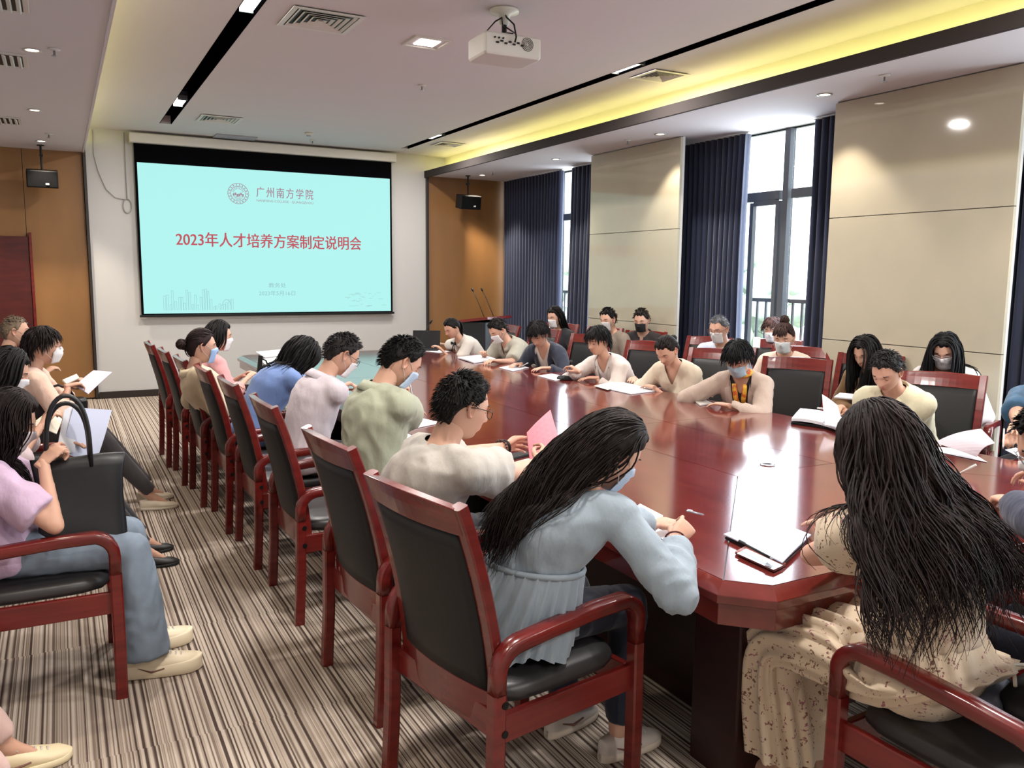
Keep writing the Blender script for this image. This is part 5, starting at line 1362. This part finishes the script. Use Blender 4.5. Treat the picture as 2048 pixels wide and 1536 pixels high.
C5 = person('person cut off by the bottom left corner, only a cream sneaker and white sock showing', (-.84, 2.92, 1.20), 0, 'f', 20, hair=('bob', BLK), lod=1, P=(-.92, 2.92),
       top=dict(c=(190, 180, 180)), legs=dict(c=(206, 176, 170)), shoes=('sneaker', (232, 216, 180), (236, 222, 186)), group=GC, tuck=.24)

# ================================================================ things on and around the table
def sheet(label, P4, cat='paper', m=None, th=.0016, curl=0, name='sheet_of_paper', group=None, n=6):
    """a sheet or booklet from its four corners in the room"""
    a, b, c, d = [V(p) for p in P4]; nn = (b-a).cross(d-a).normalized()
    if nn.z < 0: nn = -nn
    T, B = [], []
    for i in range(n+1):
        for j in range(n+1):
            u, v = i/n, j/n; p = a*(1-u)*(1-v)+b*u*(1-v)+c*u*v+d*(1-u)*v
            p = p+nn*(curl*math.sin(u*PI)*.5+abs(curl)*.3*math.sin(v*2.2))
            T.append(p+nn*th); B.append(p)
    cen = (a+b+c+d)/4; N_ = (n+1)**2; fs = []
    for i in range(n):
        for j in range(n):
            k = i*(n+1)+j; fs.append((k, k+1, k+n+2, k+n+1)); fs.append((N_+k, N_+k+n+1, N_+k+n+2, N_+k+1))
    ed = [j for j in range(n+1)]+[i*(n+1)+n for i in range(1, n+1)]+[n*(n+1)+j for j in range(n-1, -1, -1)]+[i*(n+1) for i in range(n-1, 0, -1)]
    for k in range(len(ed)):
        q, r = ed[k], ed[(k+1) % len(ed)]; fs.append((q, q+N_, r+N_, r))
    mb = MB(); mb.add([p-cen for p in T+B], fs)
    o = mb.build(name, m or paper, None, smooth=False); o.location = cen
    return tag(o, label, cat, group)
def flat(px4, z=.757): return [at(x, y, z) for x, y in px4]
def pen(p, q, label, m=None, r=.0042):
    p, q = V(p), V(q); o = empty('pen', tuple(p), 0, label, 'pen'); d = (q-p); L = d.length; d = d.normalized()
    MB().tube([d*.012, d*L], [r, r*.95], 10).build('barrel', m or white_plastic, o, smooth=True)
    MB().tube([V((0, 0, 0)), d*.012], [r*.25, r*.9], 10).build('tip', steel, o, smooth=True)
    MB().tube([d*(L-.04)+V((0, 0, r*1.5)), d*(L-.002)+V((0, 0, r*1.3))], r*.3, 6).build('clip', steel, o)
    return o
PP = 'papers on the table'
# --- pale blue smock woman's corner
sheet('white sheet under the forearm of the woman in the pale blue smock', flat([(1292, 1028), (1388, 1062), (1352, 1092), (1262, 1048)]), group=PP)
sheet('black-backed notepad edge beside the arm of the woman in the pale blue smock', flat([(1280, 1010), (1326, 1034), (1302, 1046), (1262, 1024)], .759), m=paper, th=.006, name='notepad', cat='notepad')
pen(at(1408, 1030, .86), at(1374, 1022, .90), 'silver pen in the raised hand of the woman in the pale blue smock', steel)
o = MB(); bw = L7['wrists'][1]; c_ = w2(L7, bw[0]); dx = (L7['Rz'] @ bw[2]).normalized(); u_ = dx.orthogonal().normalized(); w_ = dx.cross(u_)
o.tube([c_-c_+u_*(.030*math.cos(a))+w_*(.030*math.sin(a)) for a in [2*PI*k/20 for k in range(21)]], .003, 6)
o = o.build('bracelet', mat('bracelet_brown', (90, 40, 34), .5), smooth=True); o.location = c_; tag(o, 'thin dark bracelet on the wrist of the woman in the pale blue smock', 'bracelet')
# --- pink sheet and notebook of the grey T-shirt man
pink = mat('pink_paper', (240, 146, 156), .7)
sheet('pink sheet held upright by the man in the grey T-shirt', [at(1054, 866, .985), at(1101, 820, 1.045), at(1121, 884, .90), at(1062, 930, .83)], m=pink, th=.002, curl=.008)
nb = empty('open_notebook', tuple(at(1035, 945, .757)), 0, 'open cream notebook in front of the man in the grey T-shirt', 'notebook')
c0 = at(1035, 945, .757)
def npart(nm, px4, z, th, m, par, curl=0):
    o = sheet(None, [p for p in flat(px4, z)], m=m, th=th, curl=curl, name=nm, cat=None); o.parent = par; o.location = o.location-V(par.location); return o
npart('cover', [(1000, 938), (1062, 918), (1078, 946), (1020, 968)], .756, .003, black, nb)
npart('page_block', [(1003, 937), (1060, 920), (1074, 945), (1022, 964)], .760, .010, paper_edge, nb, .006)
nbp = sheet('black phone beside the open notebook of the man in the grey T-shirt', flat([(1010, 913), (1052, 904), (1060, 911), (1018, 921)]), m=black, th=.009, name='phone', cat='phone')
for k, (i_, lab, dy) in enumerate(((0, 'dark beaded bracelet on the left wrist of the man in the grey T-shirt', -.035), (0, 'black watch band on the left wrist of the man in the grey T-shirt', -.012))):
    T_, M3, d_, sy, _ = L6['wrists'][i_]; c_ = w2(L6, T_+d_*dy); dx = (L6['Rz'] @ d_).normalized(); u_ = dx.orthogonal().normalized(); w_ = dx.cross(u_); mb = MB()
    if k == 0:
        for q in range(18):
            a = 2*PI*q/18; mb.ell(u_*(.036*math.cos(a))+w_*(.036*math.sin(a)), (.0055,)*3, 8, 6)
        o = mb.build('bracelet', mat('bead_dark', (60, 34, 28), .35), smooth=True, kind=None) if False else mb.build('bracelet', mat('bead_dark', (60, 34, 28), .35), smooth=True)
        tag(o, lab, 'bracelet')
    else:
        mb.tube([u_*(.034*math.cos(a))+w_*(.034*math.sin(a)) for a in [2*PI*q/20 for q in range(21)]], .007, 8, flat=.5); o = mb.build('watch', black, smooth=True); tag(o, lab, 'watch')
    o.location = c_
# --- floral dress woman's papers
bk = sheet('printed booklet lying before the woman in the floral dress', flat([(1447, 1070), (1545, 1042), (1622, 1072), (1565, 1128)], .768), th=.004, m=paper_blue, name='booklet', cat='booklet', curl=.006)
sheet('dark folder under the printed booklet of the woman in the floral dress', flat([(1450, 1078), (1540, 1050), (1610, 1085), (1560, 1130)], .757), th=.008, m=black, name='folder', cat='folder')
pen(at(1545, 1118, .782), at(1478, 1082, .782), 'black pen lying along the edge of the booklet by the floral dress', black)
ph = empty('phone', tuple(at(1522, 1118, .757)), 0, 'phone in a red-brown case beside the booklet of the woman in the floral dress', 'phone')
P0 = V(ph.location)
for nm, px4, z, th, m in (('case', [(1470, 1108), (1492, 1096), (1572, 1132), (1548, 1144)], .757, .009, mat('phone_case', (142, 78, 66), .35)), ('screen', [(1474, 1107), (1493, 1098), (1566, 1131), (1547, 1140)], .7665, .001, mat('screen_glass', (190, 205, 215), .08)), ('camera_bump', [(1534, 1124), (1546, 1128), (1542, 1136), (1530, 1132)], .7675, .003, steel)):
    o = sheet(None, flat(px4, z), m=m, th=th, name=nm, cat=None); o.parent = ph; o.location = o.location-P0
# --- right edge: navy jacket man, teal person
sheet('curled sheet held by the man in the navy jacket at the right edge', [at(1868, 886, .80), at(1962, 858, .90), at(1992, 890, .90), at(1955, 917, .82)], m=mat('paper_grey', (196, 184, 192), .7), curl=.03)
sheet('grey sheet lying on the table before the man in the navy jacket', flat([(1858, 892), (1935, 900), (1975, 925), (1880, 905)]), group=PP)
pen(at(1898, 958, .785), at(1952, 930, .87), 'white pen in the hand of the man in the navy jacket', white_plastic, .005)
pen(at(2006, 895, .785), at(2008, 858, .86), 'white pen of the person in teal at the right edge', white_plastic)
sheet('white sheet beside the hand of the person in teal at the right edge', flat([(2010, 900), (2060, 890), (2090, 905), (2040, 915)]), group=PP)
# --- large book of the pale yellow polo man
bk = empty('open_book', tuple(at(1650, 850, .757)), 0, 'large open book with a raised page before the man in the pale yellow polo', 'book'); P0 = V(bk.location)
for nm, px4, z, th, m, cu in (('cover', [(1582, 848), (1682, 862), (1700, 838), (1600, 826)], .757, .012, black, 0), ('page_block', [(1583, 842), (1645, 851), (1668, 834), (1600, 823)], .772, .018, paper, .014), ('page_block', [(1645, 851), (1690, 868), (1712, 844), (1668, 834)], .770, .010, paper, .008)):
    o = sheet(None, flat(px4, z), m=m, th=th, name=nm, cat=None, curl=cu); o.parent = bk; o.location = o.location-P0
o = sheet(None, [at(1650, 850, .79), at(1690, 860, .79), at(1676, 812, .88), at(1645, 790, .93)], m=paper, th=.001, name='raised_page', cat=None, curl=.02); o.parent = bk; o.location = o.location-P0
pen(at(1672, 822, .85), at(1634, 816, .86), 'white pen between the fingers of the man in the pale yellow polo', white_plastic)
# --- beige jacket woman
sheet('white phone under the hands of the woman in the beige jacket', flat([(1388, 803), (1408, 800), (1425, 808), (1400, 812)]), m=white_plastic, th=.008, name='phone', cat='phone')
o = empty('scarf', (0, 0, 0), 0, 'orange and yellow patterned scarf round the neck of the woman in the beige jacket', 'scarf')
scm = mat('scarf_silk', (196, 92, 40), .6, noise_col=((222, 176, 60), (26, 26, 26), .45, .55)); sb = MB()
n_ = A6['nb']; sp_, spd_ = A6['sp'], A6['spd']
pr_ = [n_+V((.056*math.cos(a)+.006, .066*math.sin(a), .022-.018*max(0, math.cos(a)))) for a in [2*PI*k/24 for k in range(25)]]
sb.tube(pr_, .016, 8, flat=1.3)
for sy in (-1, 1):
    pts = []
    for k in range(8):
        t = .98-.065*k; c_ = sp_(t); d_ = spd_(t); xx = V((0, 1, 0)).cross(d_).normalized(); pts.append(c_+V((0, sy*(.038-.0035*k), 0))+xx*(.080+.052*min(1, k/3)))
    sb.tube(pts, [.014, .017, .018, .018, .018, .018, .019, .020], 8, flat=.45)
sc_o = sb.build('scarf_fabric', scm, o, smooth=True); o.location = A6['root'].location; o.rotation_euler = A6['root'].rotation_euler
# --- cream knit woman, cardigan woman, microphone, blazer woman, grey polo man, far woman
sheet('open white booklet under the hands of the woman in the cream knit top', flat([(1190, 773), (1262, 789), (1318, 782), (1248, 766)]), th=.006, group=PP)
sheet('cream envelope beside the booklet of the woman in the cream knit top', flat([(1188, 772), (1215, 780), (1262, 768), (1232, 762)], .764), m=paper_edge, th=.002, name='envelope', cat='envelope')
sheet('white papers beside the desk microphone', flat([(1076, 752), (1112, 762), (1140, 756), (1104, 748)]), th=.004, group=PP)
mc = empty('desk_microphone', tuple(at(1136, 759, .757)), 0, 'black desk microphone on the table before the woman in the white cardigan', 'microphone')
MB().loft([[V((x*k_, y*k_, z)) for x, y in ((-.075, -.05), (.075, -.05), (.085, -.03), (.085, .05), (-.085, .05), (-.085, -.03))] for k_, z in ((1, 0), (1, .018), (.85, .034))]).build('base', black, mc, bevel=.003)
MB().tube([(.02, 0, .03), (.02, 0, .08), (.03, .01, .12)], .006, 8).build('gooseneck', black_metal, mc, smooth=True)
MB().tube([(.03, .01, .12), (.038, .018, .165)], [.011, .012], 10).build('capsule', black, mc, smooth=True)
sheet('thin white booklet before the woman in the navy blazer', flat([(998, 736), (1026, 743), (1058, 736), (1030, 730)]), th=.006, group=PP)
sheet('thick white papers before the man in the grey-olive polo', flat([(915, 717), (948, 727), (992, 720), (960, 712)]), th=.012, curl=.01, group=PP)
sheet('white sheet before the woman writing at the far end', flat([(845, 702), (880, 706), (902, 703), (868, 699)]), th=.003, group=PP)
pen(at(1042, 733, .775), at(1056, 726, .82), 'pen in the hand of the woman in the navy blazer', white_plastic)
# --- left side papers
sheet('white papers before the man in the sage green polo', flat([(778, 838), (846, 838), (884, 846), (806, 862)]), th=.004, group=PP)
sheet('white papers at the far left corner of the table', flat([(512, 704), (566, 699), (588, 708), (530, 716)]), th=.004, group=PP)
sheet('stack of white papers beside the woman in the blue shirt', flat([(520, 722), (566, 716), (592, 738), (545, 748)]), th=.02, group=PP)
hl = empty('dark_stand', tuple(at(520, 752, .757)), 0, 'dark folding stand at the far left edge of the table', 'stand')  # slim dark stand with a slanting strut, holds no pens
MB().box((0, 0, .09), (.03, .05, .18), Matrix.Rotation(.12, 3, 'Y')).build('upright', black, hl, bevel=.003)
MB().tube([(0, 0, .16), (.06, .03, .13), (.10, .06, .04), (.12, .07, 0)], .007, 6).build('strut', black_metal, hl, smooth=True)
MB().box((.02, 0, .004), (.12, .08, .008)).build('base', black, hl)
# --- far end: laptop bag and lectern with gooseneck microphones behind the writing woman
lp = empty('laptop', tuple(at(850, 700, .757)), R(60), 'black laptop standing open at the far end of the table', 'laptop')
MB().box((0, 0, .008), (.24, .33, .016)).build('base', black, lp, bevel=.003)
MB().box((.13, 0, .115), (.010, .33, .22), Matrix.Rotation(.25, 3, 'Y')).build('lid', black, lp, bevel=.003)
gm_ = empty('gooseneck_microphone', tuple(at(838, 702, .757)), 0, 'thin gooseneck microphone leaning up beside the black laptop', 'microphone')
MB().lathe([(.05, 0), (.05, .015), (.02, .03)], n=16).build('base', black, gm_, smooth=True)
MB().tube([(0, 0, .02), (.03, 0, .14), (.10, 0, .26), (.14, 0, .32)], .004, 6).build('gooseneck', black_metal, gm_, smooth=True)
MB().tube([(.14, 0, .32), (.165, 0, .36)], [.010, .012], 10).build('capsule', black, gm_, smooth=True)
lc = empty('lectern', (5.25, 10.6, 0), R(-60), 'black lectern before the right gold wall with two gooseneck microphones', 'lectern')
MB().box((0, 0, .50), (.42, .55, 1.0)).build('cabinet', mat('lectern_black', (24, 26, 32), .4), lc, bevel=.01)
MB().box((.02, 0, 1.03), (.50, .62, .04), Matrix.Rotation(-.12, 3, 'Y')).build('top', wood, lc, bevel=.005)
for y in (-.12, .12): 
    MB().tube([(.1, y, 1.04), (.02, y, 1.20), (-.06, y+.02, 1.33), (-.13, y+.04, 1.42)], .005, 6).build('gooseneck', black_metal, lc, smooth=True)
    MB().tube([(-.13, y+.04, 1.42), (-.155, y+.046, 1.455)], [.011, .014], 10).build('microphone_capsule', black, lc, smooth=True)
# --- audience papers
def sh3(label, P, **k): return sheet(label, [aty(*p) for p in P], **k)
sh3('pale blue printed sheets held by the woman with the black tote bag', [(118, 905, 3.66), (146, 815, 3.72), (222, 820, 3.80), (190, 925, 3.74)], m=paper_blue, th=.003, curl=.01)
sh3('second printed sheet held upright by the woman with the black tote bag', [(112, 908, 3.64), (128, 820, 3.70), (150, 808, 3.74), (150, 905, 3.68)], m=paper, th=.002)
sh3('open booklet held by the dark-haired woman in pale grey', [(62, 850, 5.1), (100, 822, 5.3), (125, 832, 5.3), (112, 870, 5.1)], m=paper_edge, th=.004, curl=.02, name='booklet', cat='booklet')
sh3('stack of loose sheets held out by the woman in peach', [(150, 772, 6.3), (186, 742, 6.5), (224, 746, 6.5), (176, 790, 6.25)], m=mat('paper_lilac', (206, 198, 216), .7), th=.006, curl=.012)
sh3('cream booklet under the loose sheets of the woman in peach', [(124, 762, 6.3), (152, 750, 6.5), (158, 758, 6.4), (132, 770, 6.25)], m=paper_edge, th=.01, name='booklet', cat='booklet')
# --- black tote bag on the lap
tg = empty('tote_bag', tuple(aty(168, 1090, 3.62)), R(4), 'large black leather tote bag with tall handles standing on the jeans woman\'s lap', 'bag')
T0 = V(tg.location); tot = mat('tote_leather', (22, 22, 25), .42, bump=(60, .15, .002)); rows = []
zt = aty(168, 912, 3.62).z-T0.z; wt = (aty(268, 912, 3.62)-aty(80, 912, 3.62)).length/2; wb = wt*.90
for k in range(9):
    u = k/8; row = []
    for j in range(32):
        a = 2*PI*j/32; c, s_ = math.cos(a), math.sin(a); x = (wb+(wt-wb)*u)*math.copysign(abs(c)**.35, c); y = (.075*(1-.82*u))*math.copysign(abs(s_)**.6, s_)
        row.append(V((x+.008*math.sin(u*5+x*9), y+.010*math.sin(x*14+u*4)*(u), u*zt+.006*math.sin(x*20)*u)))
    rows.append(row)
MB().loft(rows).build('bag_body', tot, tg, smooth=True)
for y, h in ((-.018, (aty(150, 780, 3.6).z-T0.z)), (.02, (aty(150, 795, 3.64).z-T0.z))):
    pts = [(-.035+.075*math.cos(a)*1.0, y, zt-.04+(h-zt+.02)*abs(math.sin(a))**.55) for a in [PI*k/18 for k in range(19)]]
    MB().tube(pts, .0145, 10, flat=.6).build('handle', tot, tg, smooth=True)
# black shoulder bag on the lap of the woman in peach
hb_ = empty('handbag', tuple(aty(118, 812, 6.25)), 0, 'small black handbag on the lap of the woman in peach', 'bag')
MB().loft([[V((a*.17*k_, b*.06*k_, z)) for a, b in ((-1, -.7), (-.8, -1), (.8, -1), (1, -.7), (1, .7), (.8, 1), (-.8, 1), (-1, .7))] for k_, z in ((.9, -.08), (1, -.04), (1, .03), (.9, .05))]).build('bag_body', tot, hb_, bevel=.01)
MB().tube([(-.10, 0, .04), (-.06, 0, .12), (0, 0, .14), (.06, 0, .12), (.10, 0, .04)], .008, 8).build('handle', tot, hb_, smooth=True)
# notebook on the lap of the tan coat woman, phone of the half hidden woman
sheet('white open notebook on the lap of the woman in the tan coat', [at(1668, 796, .80), at(1712, 800, .80), at(1724, 792, .82), at(1680, 788, .82)], m=paper, th=.01, name='notebook', cat='notebook')
sheet('white phone held up beside the masked woman with the top knot', [at(1506, 696, 1.03), at(1520, 697, 1.03), at(1521, 676, 1.11), at(1507, 675, 1.11)], m=white_plastic, th=.008, name='phone', cat='phone')
# bottle, bag and cord on the right-hand seat
bt = empty('bottle', (2.40, 1.10, .505), R(20), 'grey-blue bottle lying on the seat beside the floral dress', 'bottle')
bt.location = tuple(at(1992, 1392, .53)); 
MB().tube([(-.10, 0, 0), (-.09, 0, 0), (.06, 0, 0), (.075, 0, 0)], [.026, .033, .033, .026], 18).build('body', mat('bottle_blue', (104, 112, 128), .35), bt, smooth=True)
MB().tube([(.075, 0, 0), (.105, 0, 0)], [.022, .021], 16).build('cap', black, bt, smooth=True)
bg_ = empty('backpack', tuple(at(2085, 1440, .495)), R(10), 'black bag with a pale cord on the seat in the bottom right corner', 'bag')
MB().loft([[V((a*.11*k_, b*.09*k_, z*.75)) for a, b in [(math.copysign(abs(math.cos(t))**.5, math.cos(t)), math.copysign(abs(math.sin(t))**.5, math.sin(t))) for t in [2*PI*i/20 for i in range(20)]]] for k_, z in ((.9, 0), (1.02, .03), (1.0, .08), (.8, .12), (.3, .135))]).build('bag_body', tot, bg_, smooth=True)
cd_ = MB(); cd_.tube([(-.12, .03, .12), (-.06, .06, .15), (.0, .02, .145), (.05, .06, .145), (.03, -.03, .145), (-.04, -.04, .145), (-.09, .0, .14)], .005, 6).build('cord', paper_edge, bg_, smooth=True)

pen(w2(L5, L5['wrists'][0][0])+V((.06, -.02, -.05)), w2(L5, L5['wrists'][0][0])+V((.03, -.03, .09)), 'pen held up by the man in the sage green polo', steel)
bpy.data.scenes.remove(tmp)
